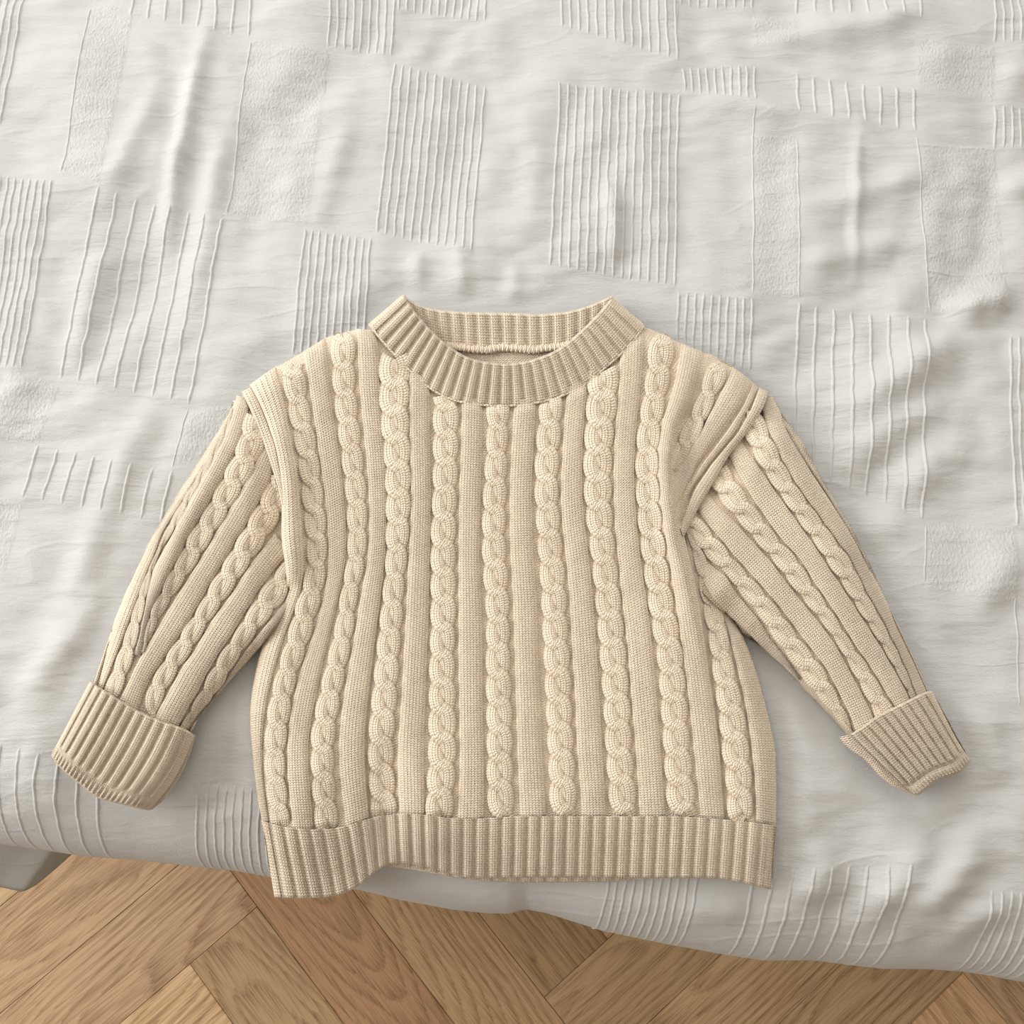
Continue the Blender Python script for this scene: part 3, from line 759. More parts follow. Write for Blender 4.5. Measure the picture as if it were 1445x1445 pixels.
B['R2'] = ([(504, 464), (504, 501), (507, 556), (513, 611), (518, 667), (521, 722), (519, 790), (510, 832), (504, 866), (499, 901), (492, 936), (486, 970), (481, 1005), (477, 1040), (477, 1074), (480, 1109), (488, 1168)],
           [(530, 466), (536, 506), (536, 542), (540, 598), (546, 653), (547, 708), (544, 790), (539, 832), (535, 866), (530, 901), (526, 936), (522, 970), (518, 1005), (515, 1040), (515, 1074), (517, 1109), (521, 1156)])
B['C2'] = ([(541, 488), (539, 528), (539, 562), (542, 598), (545, 639), (547, 708), (546, 790), (541, 832), (537, 866), (533, 901), (529, 936), (526, 970), (522, 1005), (519, 1040), (519, 1074), (521, 1109), (523, 1152)],
           [(573, 520), (575, 540), (573, 562), (571, 589), (574, 625), (576, 667), (577, 722), (573, 790), (568, 832), (568, 866), (565, 901), (563, 936), (561, 970), (559, 1005), (556, 1040), (555, 1074), (558, 1109), (561, 1150)])
B['R3'] = ([(577, 522), (577, 584), (578, 639), (580, 694), (578, 750), (575, 797), (572, 866), (568, 936), (564, 1005), (561, 1040), (560, 1074), (561, 1109), (563, 1149)],
           [(607, 548), (607, 598), (608, 653), (609, 708), (607, 790), (606, 866), (603, 936), (601, 1005), (599, 1040), (599, 1074), (600, 1109), (600, 1150)])
B['C3'] = ([(612, 552), (612, 600), (612, 639), (611, 694), (608, 750), (608, 797), (608, 866), (606, 936), (605, 1005), (604, 1074), (602, 1109), (600, 1152)],
           [(647, 566), (646, 611), (645, 667), (643, 722), (642, 790), (643, 866), (641, 936), (643, 1005), (644, 1074), (641, 1109), (639, 1158)])
B['R4'] = ([(651, 567), (650, 625), (647, 694), (646, 790), (646, 866), (646, 936), (647, 1005), (648, 1074), (645, 1158)],
           [(681, 571), (681, 625), (679, 694), (677, 790), (681, 866), (682, 936), (682, 1005), (684, 1074), (684, 1156)])
B['C4'] = ([(686, 571), (687, 611), (683, 667), (680, 722), (680, 790), (686, 866), (685, 936), (686, 1005), (687, 1074), (686, 1109), (690, 1155)],
           [(719, 572), (716, 639), (715, 694), (713, 760), (717, 810), (719, 866), (720, 936), (723, 1005), (724, 1074), (724, 1109), (727, 1154)])
B['R5'] = ([(725, 571), (721, 625), (718, 694), (719, 780), (723, 849), (725, 918), (727, 988), (729, 1057), (732, 1126), (734, 1153)],
           [(757, 568), (754, 625), (751, 694), (753, 780), (759, 849), (760, 918), (763, 988), (766, 1057), (770, 1126), (771, 1153)])
B['C5'] = ([(762, 566), (760, 598), (755, 639), (754, 694), (757, 750), (760, 790), (762, 815), (765, 884), (768, 953), (771, 1022), (774, 1091), (776, 1153)],
           [(794, 557), (791, 611), (787, 667), (789, 722), (794, 780), (798, 815), (801, 884), (806, 953), (808, 1022), (812, 1091), (815, 1153)])
B['R6'] = ([(799, 555), (795, 598), (793, 639), (790, 694), (793, 750), (798, 790), (803, 849), (806, 918), (811, 988), (813, 1057), (819, 1126), (820, 1153)],
           [(829, 540), (826, 584), (823, 625), (822, 681), (825, 736), (832, 785), (838, 849), (843, 918), (847, 988), (851, 1057), (855, 1126), (856, 1153)])
B['C6'] = ([(834, 536), (833, 570), (830, 611), (827, 653), (826, 694), (829, 736), (836, 790), (841, 849), (846, 918), (851, 988), (854, 1057), (859, 1126), (861, 1153)],
           [(868, 506), (867, 556), (862, 589), (860, 639), (860, 694), (863, 736), (868, 790), (876, 849), (883, 918), (889, 988), (892, 1057), (898, 1126), (900, 1153)])
B['R7'] = ([(874, 502), (873, 545), (869, 584), (865, 639), (865, 708), (867, 750), (871, 785), (877, 849), (885, 918), (890, 988), (896, 1057), (900, 1126), (902, 1153)],
           [(909, 462), (908, 514), (903, 562), (898, 611), (895, 667), (898, 722), (904, 785), (914, 849), (922, 918), (928, 988), (933, 1057), (938, 1126), (940, 1153)])
B['C7'] = ([(918, 464), (913, 528), (906, 570), (899, 611), (897, 653), (898, 694), (901, 736), (907, 785), (915, 849), (927, 918), (932, 988), (936, 1057), (940, 1126), (943, 1153)],
           [(953, 481), (946, 528), (938, 570), (932, 598), (927, 653), (930, 708), (934, 750), (940, 785), (949, 849), (963, 918), (969, 988), (974, 1057), (981, 1126), (985, 1153)])
B['R8'] = ([(961, 484), (955, 523), (946, 562), (933, 595), (928, 639), (931, 694), (935, 736), (943, 785), (950, 832), (957, 884), (965, 936), (971, 988), (978, 1057), (985, 1126), (988, 1154)],
           [(992, 497), (985, 534), (974, 567), (960, 595), (953, 625), (950, 653), (952, 681), (957, 722), (973, 785), (983, 832), (992, 884), (999, 936), (1007, 988), (1016, 1057), (1020, 1126), (1023, 1156)])
B['C8'] = ([(966, 742), (976, 775), (985, 815), (990, 849), (997, 884), (1002, 918), (1006, 953), (1011, 988), (1015, 1022), (1018, 1057), (1023, 1091), (1025, 1126), (1027, 1157)],
           [(972, 742), (993, 780), (1007, 815), (1017, 849), (1025, 884), (1031, 918), (1038, 953), (1047, 988), (1053, 1022), (1057, 1057), (1061, 1091), (1062, 1126), (1063, 1159)])
B['R9'] = ([(1002, 822), (1012, 849), (1026, 884), (1034, 918), (1042, 953), (1050, 988), (1056, 1022), (1060, 1057), (1064, 1091), (1066, 1126), (1067, 1159)],
           [(1005, 822), (1018, 852), (1047, 894), (1060, 925), (1069, 953), (1083, 1005), (1090, 1035), (1094, 1057), (1096, 1091), (1096, 1126), (1095, 1165)])
# the part of the chest and shoulder beyond the fold
SH = {}
SH['C8t'] = ([(1002, 499), (993, 534), (984, 562), (971, 589), (955, 620), (946, 650)], [(1033, 516), (1022, 540), (1009, 565), (999, 589), (985, 620), (964, 655)])
SH['R9t'] = ([(1034, 517), (1025, 538), (1004, 578), (988, 611), (966, 647), (948, 680)], [(1061, 538), (1046, 572), (1021, 608), (985, 655), (960, 705), (952, 728)])
SH['ra'] = ([(1063, 540), (1049, 573), (1026, 608), (990, 656), (964, 706), (955, 735)], [(1070, 547), (1057, 577), (1037, 611), (999, 657), (976, 690), (960, 735)])
SH['rb'] = ([(1071, 547), (1060, 576), (1041, 611), (1003, 656), (980, 690), (963, 735)], [(1085, 553), (1077, 576), (1060, 603), (1029, 642), (1007, 681), (987, 714), (969, 750)])

for k in ('C2', 'R3', 'C3', 'R4', 'C4', 'R5', 'C5', 'R6', 'C6'):
    B[k] = tuple(extend(e, 6, 0) for e in B[k])
for k in B: B[k] = tuple(extend(e, 0, 5) for e in B[k])
for k in ('C8t', 'R9t', 'ra', 'rb'): SH[k] = tuple(extend(e, 0, 10) for e in SH[k])
front = ground('front_panel', [e for k in ['R0', 'C0', 'R1', 'C1', 'R2', 'C2', 'R3', 'C3', 'R4', 'C4', 'R5', 'C5', 'R6', 'C6', 'R7', 'C7', 'R8'] for e in B[k]], z_body, sweater, 260, True, False)
PH = {'C0': .2, 'C1': .5, 'C2': .59, 'C3': .154, 'C4': .756, 'C5': .59, 'C6': .59, 'C7': .46, 'C8': .64}
for k, (l, r) in B.items():
    if k[0] == 'R': rib_strip('rib', l, r, z_body, front, wales=5 if k == 'R0' else 8, tail=10)
    else:
        tr = -7 if k in ('C0', 'C1', 'C7') else (-6 if k != 'C8' else 0)
        cable_strip(extend(l, tr, -4), extend(r, tr, -4), z_body, front, PH[k], tail=12)
ground('side_fabric', [[(960, 720)] + B['R8'][1][8:]] + [e for k in ('C8', 'R9') for e in B[k]], z_body, front, 140, False, True)
ground('shoulder_fabric', [[(x - 14, y) for x, y in B['R8'][1][:7]] + [(940, 735)]] + [e for k in ('C8t', 'R9t', 'ra', 'rb') for e in SH[k]], z_body, front, 90)
ground('fold_lining', [[(925, 590), (925, 745)], [(945, 590), (945, 745)], [(985, 590), (968, 745)]], lambda x, y: z_body(x, y) + 0.0006, front, 40)
cable_strip(extend(SH['C8t'][0], -8), extend(SH['C8t'][1], -8), z_body, front, 0.4)
rib_strip('rib', *SH['R9t'], z_body, front)
def z_seam(px, py): return z_body(px, py) + 0.001
rib_strip('armhole_seam', *SH['ra'], z_seam, front, h=0.0028, wales=3)
rib_strip('armhole_seam', *SH['rb'], z_seam, front, h=0.0044, wales=4)
rib_strip('armhole_seam', [(341, 553), (352, 575), (366, 610), (380, 650), (393, 690), (402, 740)], [(354, 546), (371, 581), (388, 628), (396, 669), (402, 700), (410, 742)], z_body, front, h=0.003, wales=3)

# sleeves ------------------------------------------------------------
def zl(px, py): return z_sleeve(px, py, -1)
def zr(px, py): return z_sleeve(px, py, 1)
def V(ox, oy, k, pts): return [(ox + x / k, oy + y / k) for x, y in pts]
def V1(*p): return V(950, 530, 4.8167, p)
def V2(*p): return V(1030, 780, 4.8167, p)
def V4(*p): return V(190, 540, 5.78, p)
def V5(*p): return V(120, 760, 4.8167, p)
SL = [
    ('R', V4((560, 650), (440, 840), (330, 980), (250, 1120), (160, 1260)) + V5((460, 0), (380, 150), (300, 320), (220, 500), (160, 680), (100, 860), (62, 975)),
          V4((572, 668), (455, 868), (345, 1040), (300, 1110), (230, 1215), (195, 1300)) + V5((500, 40), (410, 260), (340, 460), (260, 680), (190, 860), (128, 1015))),
    ('C', V4((775, 215), (720, 350), (680, 440), (590, 590), (530, 690), (470, 810), (375, 970), (325, 1070), (245, 1205)) + V5((500, 70), (430, 200), (395, 290), (350, 400), (330, 490), (285, 590), (260, 700), (215, 800), (190, 890), (135, 1010)),
          V4((805, 225), (770, 380), (720, 480), (650, 620), (585, 740), (515, 850), (435, 1000), (360, 1150)) + V5((525, 60), (465, 200), (430, 340), (405, 460), (380, 580), (350, 700), (335, 790), (305, 890), (245, 1040))),
    ('R', V4((835, 120), (800, 200), (770, 300), (720, 430), (660, 560), (590, 700), (510, 830), (440, 970), (350, 1130), (285, 1280)) + V5((460, 200), (430, 330), (405, 470), (380, 610), (350, 730), (330, 800)),
          V4((945, 150), (935, 230), (900, 350), (865, 500), (795, 620), (745, 740), (665, 880), (610, 980), (525, 1120), (460, 1210)) + V5((645, 120), (580, 225), (540, 320), (480, 430), (445, 510), (415, 610), (402, 720), (372, 810))),
    ('C', V4((935, 240), (895, 390), (860, 540), (790, 640), (745, 750), (665, 890), (615, 990), (525, 1125), (460, 1220)) + V5((650, 120), (570, 225), (545, 315), (470, 440), (440, 520), (415, 620), (400, 720)),
          V4((1060, 470), (990, 620), (920, 780), (850, 900), (770, 1020), (720, 1120), (640, 1240)) + V5((850, 10), (755, 170), (665, 300), (580, 420), (505, 540), (455, 645), (410, 745))),
    ('R', V4((1065, 490), (960, 700), (880, 850), (780, 1010), (720, 1120), (640, 1250)) + V5((860, 10), (760, 170), (680, 300), (600, 420), (520, 550), (450, 680), (380, 790), (330, 900), (235, 1090)),
          V4((1160, 690), (1105, 830), (1000, 1000), (940, 1110), (890, 1215), (825, 1310)) + V5((1010, 10), (970, 120), (895, 240), (850, 310), (770, 460), (705, 570), (640, 670), (565, 770), (515, 855), (440, 960), (400, 1050), (365, 1160))),
    ('C', V4((1160, 730), (1105, 850), (1040, 960), (990, 1050), (930, 1130), (890, 1230), (825, 1320)) + V5((1020, 20), (975, 125), (900, 240), (855, 310), (775, 460), (740, 510), (665, 610), (640, 670), (540, 800), (510, 870), (430, 990), (405, 1070), (410, 1190)),
          V4((1230, 960), (1140, 1150), (1070, 1260)) + V5((1190, 60), (1095, 195), (1015, 320), (950, 420), (875, 520), (800, 640), (735, 755), (640, 885), (590, 975), (535, 1070), (490, 1200))),
    ('R', V5((1290, -40), (1195, 80), (1100, 200), (1030, 320), (960, 420), (880, 520), (800, 650), (740, 760), (640, 890), (590, 990), (500, 1150), (460, 1240)),
          V5((1350, 140), (1240, 270), (1160, 380), (1110, 475), (1050, 565), (1005, 655), (930, 750), (885, 830), (830, 920), (790, 1010), (715, 1130), (640, 1270))),
    ('C', V5((1350, 160), (1250, 275), (1160, 395), (1120, 480), (1050, 575), (1010, 660), (930, 760), (890, 840), (835, 920), (800, 1010), (725, 1140), (650, 1280)),
          V5((1430, 260), (1340, 440), (1235, 560), (1130, 690), (1065, 780), (1005, 870), (945, 985), (870, 1080), (790, 1185), (735, 1285))),
    ('R', V5((1360, 430), (1240, 575), (1135, 700), (1065, 795), (1005, 885), (940, 990), (870, 1080), (790, 1190)),
          V5((1370, 480), (1250, 640), (1180, 750), (1090, 850), (995, 950), (905, 1060), (835, 1145), (765, 1235))),
]
SR = [
    ('R', V1((735, 300), (830, 480), (930, 640), (1040, 800), (1110, 920), (1180, 1030), (1265, 1180), (1340, 1320)),
          V1((738, 262), (850, 475), (962, 660), (1082, 820), (1192, 1020), (1292, 1220), (1360, 1360))),
    ('R', V1((595, 190), (612, 280), (650, 390), (700, 485), (745, 590), (800, 680), (860, 780), (930, 870), (980, 940), (1060, 1050), (1130, 1150)) + V2((820, 30), (870, 150), (920, 250), (960, 330), (1020, 415), (1070, 530), (1120, 620), (1170, 730), (1210, 820), (1250, 930), (1280, 1010)),
          V1((655, 115), (705, 185), (740, 275), (775, 390), (850, 500), (930, 640), (1030, 790), (1110, 920), (1195, 1040), (1285, 1190)) + V2((885, 0), (965, 140), (1045, 290), (1115, 430), (1195, 600), (1265, 750), (1325, 890), (1370, 990))),
    ('C', V1((480, 400), (540, 510), (590, 610), (645, 690), (705, 785), (785, 890), (875, 1020), (955, 1130), (1020, 1220)) + V2((625, 20), (700, 125), (765, 215), (830, 320), (890, 415), (955, 510), (1015, 605), (1070, 690), (1120, 790), (1180, 880), (1235, 990)),
          V1((600, 270), (645, 390), (695, 485), (740, 590), (795, 680), (855, 780), (922, 870), (975, 940), (1055, 1050), (1125, 1150)) + V2((815, 30), (865, 150), (915, 250), (955, 330), (1012, 415), (1062, 530), (1112, 620), (1163, 730), (1202, 820), (1248, 950))),
    ('R', V1((375, 550), (430, 650), (485, 745), (545, 850), (620, 955), (690, 1060), (760, 1145), (800, 1195)) + V2((450, 0), (510, 100), (560, 190), (625, 275), (700, 390), (760, 480), (830, 600), (890, 690), (955, 775), (1010, 870), (1070, 970), (1120, 1050)),
          V1((465, 445), (525, 530), (575, 610), (635, 690), (695, 785), (775, 890), (865, 1020), (945, 1130), (1012, 1220)) + V2((618, 25), (690, 125), (755, 215), (820, 320), (880, 415), (945, 510), (1005, 605), (1060, 690), (1110, 790), (1170, 880), (1220, 990))),
    ('C', V1((270, 770), (330, 870), (390, 930), (450, 995), (510, 1075), (575, 1140), (640, 1220)) + V2((265, 20), (325, 95), (385, 185), (450, 260), (525, 355), (595, 435), (665, 525), (720, 605), (770, 695), (820, 785), (868, 875), (925, 980), (980, 1100)),
          V1((380, 640), (450, 750), (525, 855), (600, 955), (675, 1055), (745, 1140), (790, 1195)) + V2((440, 0), (503, 105), (552, 195), (615, 280), (690, 390), (750, 485), (820, 602), (880, 692), (947, 777), (1003, 873), (1062, 975), (1112, 1060))),
    ('R', V1((170, 925), (250, 1035), (330, 1120), (415, 1230), (490, 1310)) + V2((40, 40), (110, 105), (180, 190), (250, 265), (320, 350), (385, 430), (435, 505), (500, 590), (570, 680), (635, 760), (690, 850), (735, 950), (795, 1060), (835, 1160)),
          V1((245, 815), (310, 890), (375, 950), (440, 1010), (500, 1085), (565, 1150), (630, 1225)) + V2((255, 25), (315, 100), (378, 192), (440, 268), (515, 362), (585, 443), (655, 532), (712, 612), (762, 702), (810, 792), (858, 882), (915, 985), (970, 1105))),
    ('C', V1((90, 1060), (165, 1180), (235, 1240), (300, 1305), (385, 1360)) + V2((5, 180), (50, 265), (105, 315), (160, 385), (225, 460), (275, 555), (335, 625), (390, 705), (455, 790), (500, 865), (565, 945), (640, 1030), (715, 1115), (785, 1200)),
          V1((165, 940), (240, 1045), (325, 1130), (405, 1240), (480, 1320)) + V2((35, 55), (105, 115), (175, 200), (243, 275), (312, 360), (378, 440), (425, 515), (492, 600), (562, 690), (627, 770), (680, 860), (725, 960), (785, 1070), (830, 1190))),
    ('R', [(962, 755), (980, 800), (1003, 840), (1030, 871), (1051, 888), (1071, 909), (1092, 929), (1113, 946), (1128, 961)],
          V1((80, 1070), (155, 1195), (225, 1250), (290, 1315), (370, 1365)) + V2((0, 195), (42, 275), (97, 330), (150, 398), (215, 475), (265, 575), (325, 640), (378, 712), (435, 790), (482, 862))),
]
SL = [(k, extend(sorted(l, key=lambda q: q[1]), (0, 2, 4, 12)[min(i, 3)], 10 if i != 2 else 0), extend(sorted(r, key=lambda q: q[1]), (0, 2, 8, 12)[min(i, 3)], 10 if i != 2 else 0)) for i, (k, l, r) in enumerate(SL)]
SR = [(k, extend(sorted(l, key=lambda q: q[1]), (0, 3, 12)[min(i, 2)], 18 if 0 < i < 7 else 0), extend(sorted(r, key=lambda q: q[1]), (0, 2, 12)[min(i, 2)], 18 if 0 < i < 7 else 0)) for i, (k, l, r) in enumerate(SR)]
sleeves = []
for side, data, zf in ((-1, SL, zl), (1, SR, zr)):
    if side < 0:
        edges = [SLL_O[1:], [(346, 556), (262, 740), (200, 880), (165, 990)], [(362, 580), (305, 740), (250, 880), (195, 1008)], [(400, 640), (355, 780), (298, 900), (230, 1030)], [(420, 770), (400, 840), (350, 908), (256, 1040)], [(425, 830), (412, 850)] + SLL_I[1:]]
    else:
        edges = [[(965, 800), (985, 830)] + SLR_I[2:], [(965, 740), (1040, 840), (1120, 930), (1215, 1040)], [(990, 690), (1080, 810), (1160, 920), (1240, 1025)], [(1030, 625), (1120, 760), (1195, 890), (1265, 1010)], [(1060, 590), (1140, 700), (1220, 850), (1292, 1000)], SLR_O[1:]]
    g = ground('sleeve', edges, lambda x, y: zf(x, y) - 0.0004, sweater, 150, True, True)
    sleeves.append(g)
    ph = 0.1
    for kind, l, r in data:
        if kind == 'R':
            wid = np.hypot(l[3][0] - r[3][0], l[3][1] - r[3][1])
            rib_strip('rib', l, r, zf, g, wales=8 if wid > 18 else 4, h=0.0026 if wid > 18 else 0.003, perp=True)
        else:
            ph += 0.37
            cable_strip(l, r, zf, g, ph, pitch=37)

# ribbed bands: hem, cuffs, collar --------------------------------------
def rib_band(name, Tp, Bp, nrib, zf, parent, h=0.0024, duty=0.60, rows=24, flange=0.006, band=0.0, mat=None, nsamp=20, tflange=0.0, phase=0.0, bend=None, warp=1.0):
    nu = nrib * nsamp + 1
    T = resample(Tp, nu); Bm = resample(Bp, nu)
    ln = np.hypot(*(Bm - T).T).mean()
    nr = max(6, int(ln / STH)); nv = nr * 3 + 1
    f = np.linspace(0, 1, nv)[:, None]
    px = T[:, 0][None] * (1 - f) + Bm[:, 0][None] * f; py = T[:, 1][None] * (1 - f) + Bm[:, 1][None] * f
    if bend is not None:
        dx, dy = bend(np.linspace(0, 1, nu)[None], f); px = px + dx; py = py + dy
    s = nrib * np.linspace(0, 1, nu)[None] ** warp + phase
    q = np.abs((s - np.floor(s)) - 0.5) * 2            # 0 at the rib centre
    prof = smooth01((duty + 0.12 - q) / 0.24) * (1 - 0.25 * np.clip(q / duty, 0, 1) ** 2)
    tpf = np.ones_like(f)
    if band > 0: tpf = smooth01((1 - band - f) / 0.06)
    U = s * 5 + 0 * px; Vv = f * nr + 0 * px
    z = zf(px, py, f) + h * prof * tpf + stitch(U, Vv, 0.00070)
    if band > 0: z = z + (0.0014 + 0.0014 * np.sin(U * 2.6 + (np.floor(Vv) % 2) * math.pi) * np.sin(Vv * math.pi)) * smooth01((f - 1 + band) / 0.07)
    P = W(px, py, z); UV = np.stack([U, Vv], -1)
    ex, eu = [], []
    d = Bm - T; d = d / (np.hypot(*d.T)[:, None] + 1e-9)
    for k, a in enumerate((0.35, 0.7, 1.0)):      # rolled lower rim
        o = math.sin(a * 2.2) * 2.2
        ex.append(W(px[-1] + d[:, 0] * o, py[-1] + d[:, 1] * o, z[-1] - flange * a)); eu.append(UV[-1] + np.array([0, a * 2]))
    P = np.concatenate([P, np.stack(ex)], 0); UV = np.concatenate([UV, np.stack(eu)], 0)
    if tflange > 0:
        ex, eu = [], []
        for a in (1.0, 0.7, 0.35):
            o = -math.sin(a * 2.2) * 2.2
            ex.append(W(px[0] + d[:, 0] * o, py[0] + d[:, 1] * o, z[0] - tflange * a)); eu.append(UV[0] - np.array([0, a * 2]))
        P = np.concatenate([np.stack(ex), P], 0); UV = np.concatenate([np.stack(eu), UV], 0)
    return grid_obj(name, P, mat or M_KNIT, parent, UV)

HT = [(369, 1158), (381, 1163), (413, 1170), (444, 1171), (478, 1170), (496, 1164), (520, 1154), (561, 1148), (599, 1149), (637, 1156), (686, 1155), (720, 1152), (858, 1152), (962, 1152), (1031, 1157), (1096, 1165)]
HB = [(387, 1264), (409, 1266), (444, 1266), (478, 1263), (503, 1253), (527, 1230), (541, 1216), (561, 1214), (589, 1218), (624, 1227), (651, 1237), (686, 1239), (720, 1233), (806, 1235), (893, 1237), (962, 1237), (1017, 1237), (1045, 1243), (1069, 1249), (1088, 1253)]
HB[11] = (686, 1238); HB[12] = (720, 1236)
def z_hem(px, py, f):
    return z_body(px, py) + 0.0002 - 0.0045 * f ** 2
hem = rib_band('hem', HT, HB, 40, z_hem, sweater, h=0.0026, flange=0.007, phase=0.25)
# back layer: the inside seen through the neck and the lip below the front hem
bt = [(545, 462), (600, 478), (640, 482), (720, 484), (800, 482), (850, 468), (900, 462)]
bb = [(395, 1245), (500, 1222), (560, 1223), (620, 1234), (720, 1243), (820, 1243), (900, 1241), (980, 1236), (1085, 1235)]
T = resample(bt, 120); Bm = resample(bb, 120)
f = np.linspace(0, 1, 200)[:, None]
px = T[:, 0][None] * (1 - f) + Bm[:, 0][None] * f; py = T[:, 1][None] * (1 - f) + Bm[:, 1][None] * f
ins = 0.0
zb = zs(px, py) + 0.0015 + 0.0005 * noise(px / 7., py / 6.) + 0.005 * smooth01((560 - py) / 50)
back = grid_obj('back_panel', W(px, py, zb), M_PURL, sweater, np.stack([px / STW, py / STH], -1))
rib_band('back_hem', [(545, 1165), (620, 1180), (720, 1185), (820, 1185), (905, 1180)], [(545, 1220), (570, 1221), (600, 1226), (628, 1234), (680, 1241), (720, 1242.5), (820, 1242.5), (880, 1241), (905, 1237)], 19,
         lambda px, py, f: zs(px, py) + 0.0015, back, h=0.002, flange=0.004)

def cuff_z(sideA, sideB, hc, side):
    def f(px, py, t):
        d = np.minimum(dist_poly(px, py, sideA)[0], dist_poly(px, py, sideB)[0])
        return zs(px, py) + 0.003 + hc * rnd_edge(d, 42) - 0.002 * t
    return f
# left cuff
CT = [(126, 963), (148, 977), (172, 992), (196, 1006), (216, 1015), (234, 1022), (249, 1026), (263, 1032), (275, 1040)]
CB = [(73, 1064), (82, 1078), (92, 1088), (104, 1098), (117, 1108), (130, 1119), (145, 1127), (162, 1131), (180, 1135), (196, 1139), (212, 1142)]
cuff1 = rib_band('cuff', CT, CB, 12, cuff_z([CT[0], CB[0]], [CT[-1], (260, 1077), (241, 1113), (214, 1143)], 0.022, -1), sweater, h=0.0026, flange=0.009, band=0.13, tflange=0.006,
                 warp=0.85, bend=lambda s, f: (0 * s + 7 * np.sin(f * math.pi) * s ** 2, 3 * np.sin(f * math.pi) * s))
# right cuff
CT2 = [(1202, 1037), (1218, 1027), (1235, 1014), (1250, 1006), (1264, 999), (1278, 992), (1292, 985), (1304, 979), (1316, 976)]
CB2 = [(1286, 1119), (1294, 1121), (1304, 1113), (1314, 1105), (1324, 1099), (1334, 1095), (1345, 1092), (1356, 1087), (1362, 1080), (1368, 1071)]
cuff2 = rib_band('cuff', CT2, CB2, 10, cuff_z([(1185, 1038), (1219, 1068), (1238, 1088), (1277, 1117)], [(1316, 976), (1349, 1041), (1368, 1071)], 0.021, 1), sweater, h=0.0026, flange=0.009, band=0.12, tflange=0.006)
# the turned side of the right cuff, wrong side of the knit outwards
rib_strip('cuff_fold', [(1184, 1040), (1190, 1050), (1205, 1062), (1219, 1070), (1230, 1082), (1240, 1094), (1256, 1107), (1277, 1117), (1290, 1121)],
          [(1214, 1034), (1226, 1046), (1238, 1060), (1250, 1075), (1262, 1089), (1272, 1101), (1283, 1112), (1292, 1118), (1296, 1120)],
          lambda px, py: zs(px, py) + 0.006 + 0.004 * smooth01((px - 1185) / 60), cuff2, h=0.006, wales=5, mat=M_PURL)
rib_strip('cuff_fold', [(272, 1036), (262, 1060), (252, 1082), (240, 1104), (222, 1130), (208, 1141)],
          [(276, 1039), (269, 1062), (260, 1084), (248, 1106), (230, 1131), (214, 1143)],
          lambda px, py: zs(px, py) + 0.007, cuff1, h=0.005, wales=3, mat=M_PURL)

# collar
CI = [(568, 416), (573, 425), (580, 436), (597, 457), (615, 476), (635, 492), (657, 506), (684, 513), (717, 516), (745, 512), (777, 501), (800, 487), (819, 470), (836, 454), (852, 437), (865, 420)]
def z_collar(px, py, f):                       # f = 0 at the inner rim
    d = np.minimum(dist_poly(px, py, [(521, 456), (568, 415)])[0], dist_poly(px, py, [(909, 458), (865, 419)])[0])
    return zs(px, py) + 0.0062 - 0.0032 * f ** 2 + 0.010 * rnd_edge(d, 30) + 0.001 * (1 - f) * smooth01(d / 40)
collar = rib_band('collar', CI, CO, 27, z_collar, sweater, h=0.0024, flange=0.003, tflange=0.005, duty=0.58)
BT = [(569, 416), (577, 425), (590, 432), (605, 437), (621, 440), (662, 443), (730, 444), (755, 446), (797, 443), (825, 436), (845, 428), (864, 419)]
BB = [(572, 460), (590, 472), (610, 481), (629, 486), (660, 488), (690, 490), (730, 491), (760, 490), (797, 486), (815, 481), (840, 470), (862, 458)]
def z_bcol(px, py, f):
    return zs(px, py) + 0.011 - 0.003 * f
bcol = rib_band('back_collar', BT, BB, 17, z_bcol, sweater, h=0.0022, flange=0.002, tflange=0.008, duty=0.56)
def tube(name, pts, r, z, parent, mat, n=160, lump=0.0):
    c = resample(pts, n); g = np.gradient(c, axis=0); g /= np.hypot(*g.T)[:, None]
    th = np.linspace(0, 2 * math.pi, 9)[None]
    rr = r * (1 + lump * np.sin(np.arange(n) * 1.1))[:, None]
    px = c[:, :1] + g[:, 1:] * rr * np.cos(th); py = c[:, 1:] - g[:, :1] * rr * np.cos(th)
    zz = (z(c[:, :1], c[:, 1:]) + rr * PXM * np.sin(th))
    return grid_obj(name, W(px, py, zz), mat, parent, np.stack([th / 2 + 0 * px, np.arange(n)[:, None] / 3. + 0 * px], -1))
tube('neck_seam', [(612, 487), (640, 489), (665, 492), (690, 494), (703, 490), (730, 491), (752, 494), (770, 491), (785, 490), (800, 487), (822, 480)], 6.0, lambda x, y: zs(x, y) + 0.0085, bcol, M_PURL, 200, 0.12)
tube('neck_seam', [(c[0] + 0.0, c[1] + 1.5) for c in CO], 1.7, lambda x, y: np.maximum(z_body(x, y) - 0.0012, z_collar(x, y, 1.0)) + 0.0012, collar, M_PURL, 300, 0.12)

# the knit rests on the duvet and never sinks into it
for o in [o for o in bpy.data.objects if o.type == 'MESH' and (o.parent == sweater or (o.parent and o.parent.parent == sweater))]:
    n = len(o.data.vertices)
    co = np.empty(n * 3, np.float32); o.data.vertices.foreach_get('co', co); co = co.reshape(-1, 3)
    m = co[:, 2] < zs(*[np.array(q) for q in (722.5, 722.5)]) + 0.002
    m &= edge_dist(co[:, 0], co[:, 1]) > -0.002
    if m.any():
        c = co[m].astype(float)
        co[m, 2] = np.maximum(c[:, 2], duvet_z(c[:, 0], c[:, 1]) + 0.0019)
        o.data.vertices.foreach_set('co', co.ravel()); o.data.update()
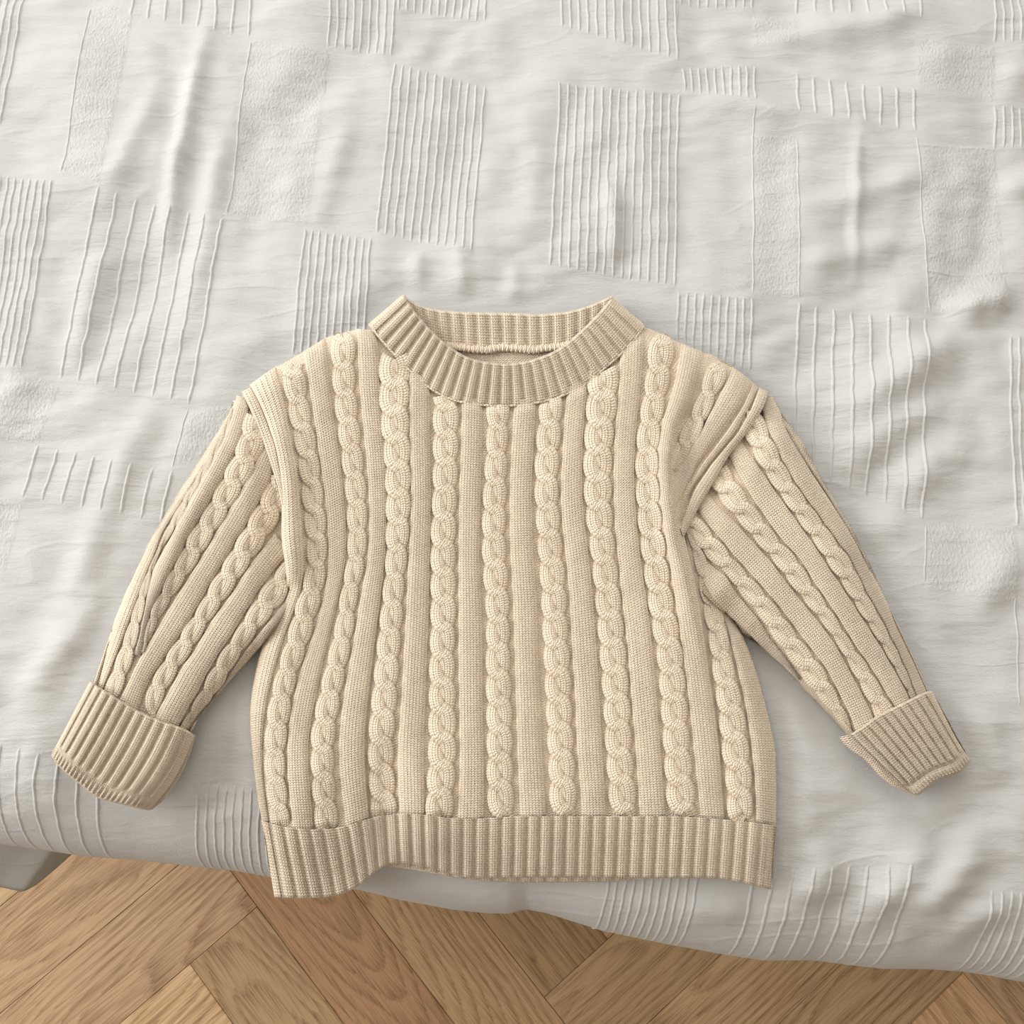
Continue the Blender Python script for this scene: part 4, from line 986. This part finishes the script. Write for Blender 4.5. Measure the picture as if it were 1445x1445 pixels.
# loose fibres standing off the yarn
fz = []
for o in [o for o in bpy.data.objects if o.type == 'MESH' and o.name.split('.')[0] in ('rib', 'cable', 'hem', 'cuff', 'collar', 'back_collar', 'armhole_seam', 'cuff_fold')]:
    n = len(o.data.vertices)
    co = np.empty(n * 3, np.float32); o.data.vertices.foreach_get('co', co)
    no = np.empty(n * 3, np.float32); o.data.vertex_normals.foreach_get('vector', no)
    pick = rng.integers(0, n, int(n * 0.085))
    fz.append(np.concatenate([co.reshape(-1, 3)[pick], no.reshape(-1, 3)[pick]], 1))
fz = np.concatenate(fz)
p, nn = fz[:, :3], fz[:, 3:]
nn = nn * np.where(nn[:, 2:] < 0, -1, 1)
p = p + nn * 0.0001
m = len(p)
t = rng.normal(size=(m, 3)); t -= (t * nn).sum(1)[:, None] * nn; t /= np.linalg.norm(t, axis=1)[:, None]
ln = rng.gamma(2.0, 0.0008, m)[:, None].clip(0.0005, 0.005)
d1 = nn * 0.55 + t; d1 /= np.linalg.norm(d1, axis=1)[:, None]
d2 = nn * 0.15 + t + rng.normal(size=(m, 3)) * 0.5; d2 /= np.linalg.norm(d2, axis=1)[:, None]
sd = np.cross(d1, nn); sd /= np.linalg.norm(sd, axis=1)[:, None] + 1e-9
wd = 0.000035
a0 = p - sd * wd; b0 = p + sd * wd; mid = p + d1 * ln * 0.5
a1 = mid - sd * wd * .8; b1 = mid + sd * wd * .8; tip = mid + d2 * ln * 0.5
Vf = np.stack([a0, b0, b1, a1, tip, tip + sd * wd * .5], 1).reshape(-1, 3)
i = np.arange(m)[:, None] * 6
Qf = np.concatenate([i + np.array([0, 1, 2, 3]), i + np.array([3, 2, 5, 4])])
inside = edge_dist(Vf[:, 0], Vf[:, 1]) > -0.003
lowf = inside & (Vf[:, 2] < ZT + 0.004)
Vf[lowf, 2] = np.maximum(Vf[lowf, 2], duvet_z(Vf[lowf, 0].astype(float), Vf[lowf, 1].astype(float)) + 0.0019)
tag(mesh_obj('yarn_fuzz', Vf, Qf, M_FUZZ, sweater, np.zeros((len(Vf), 2))), None, None, None, 'stuff')
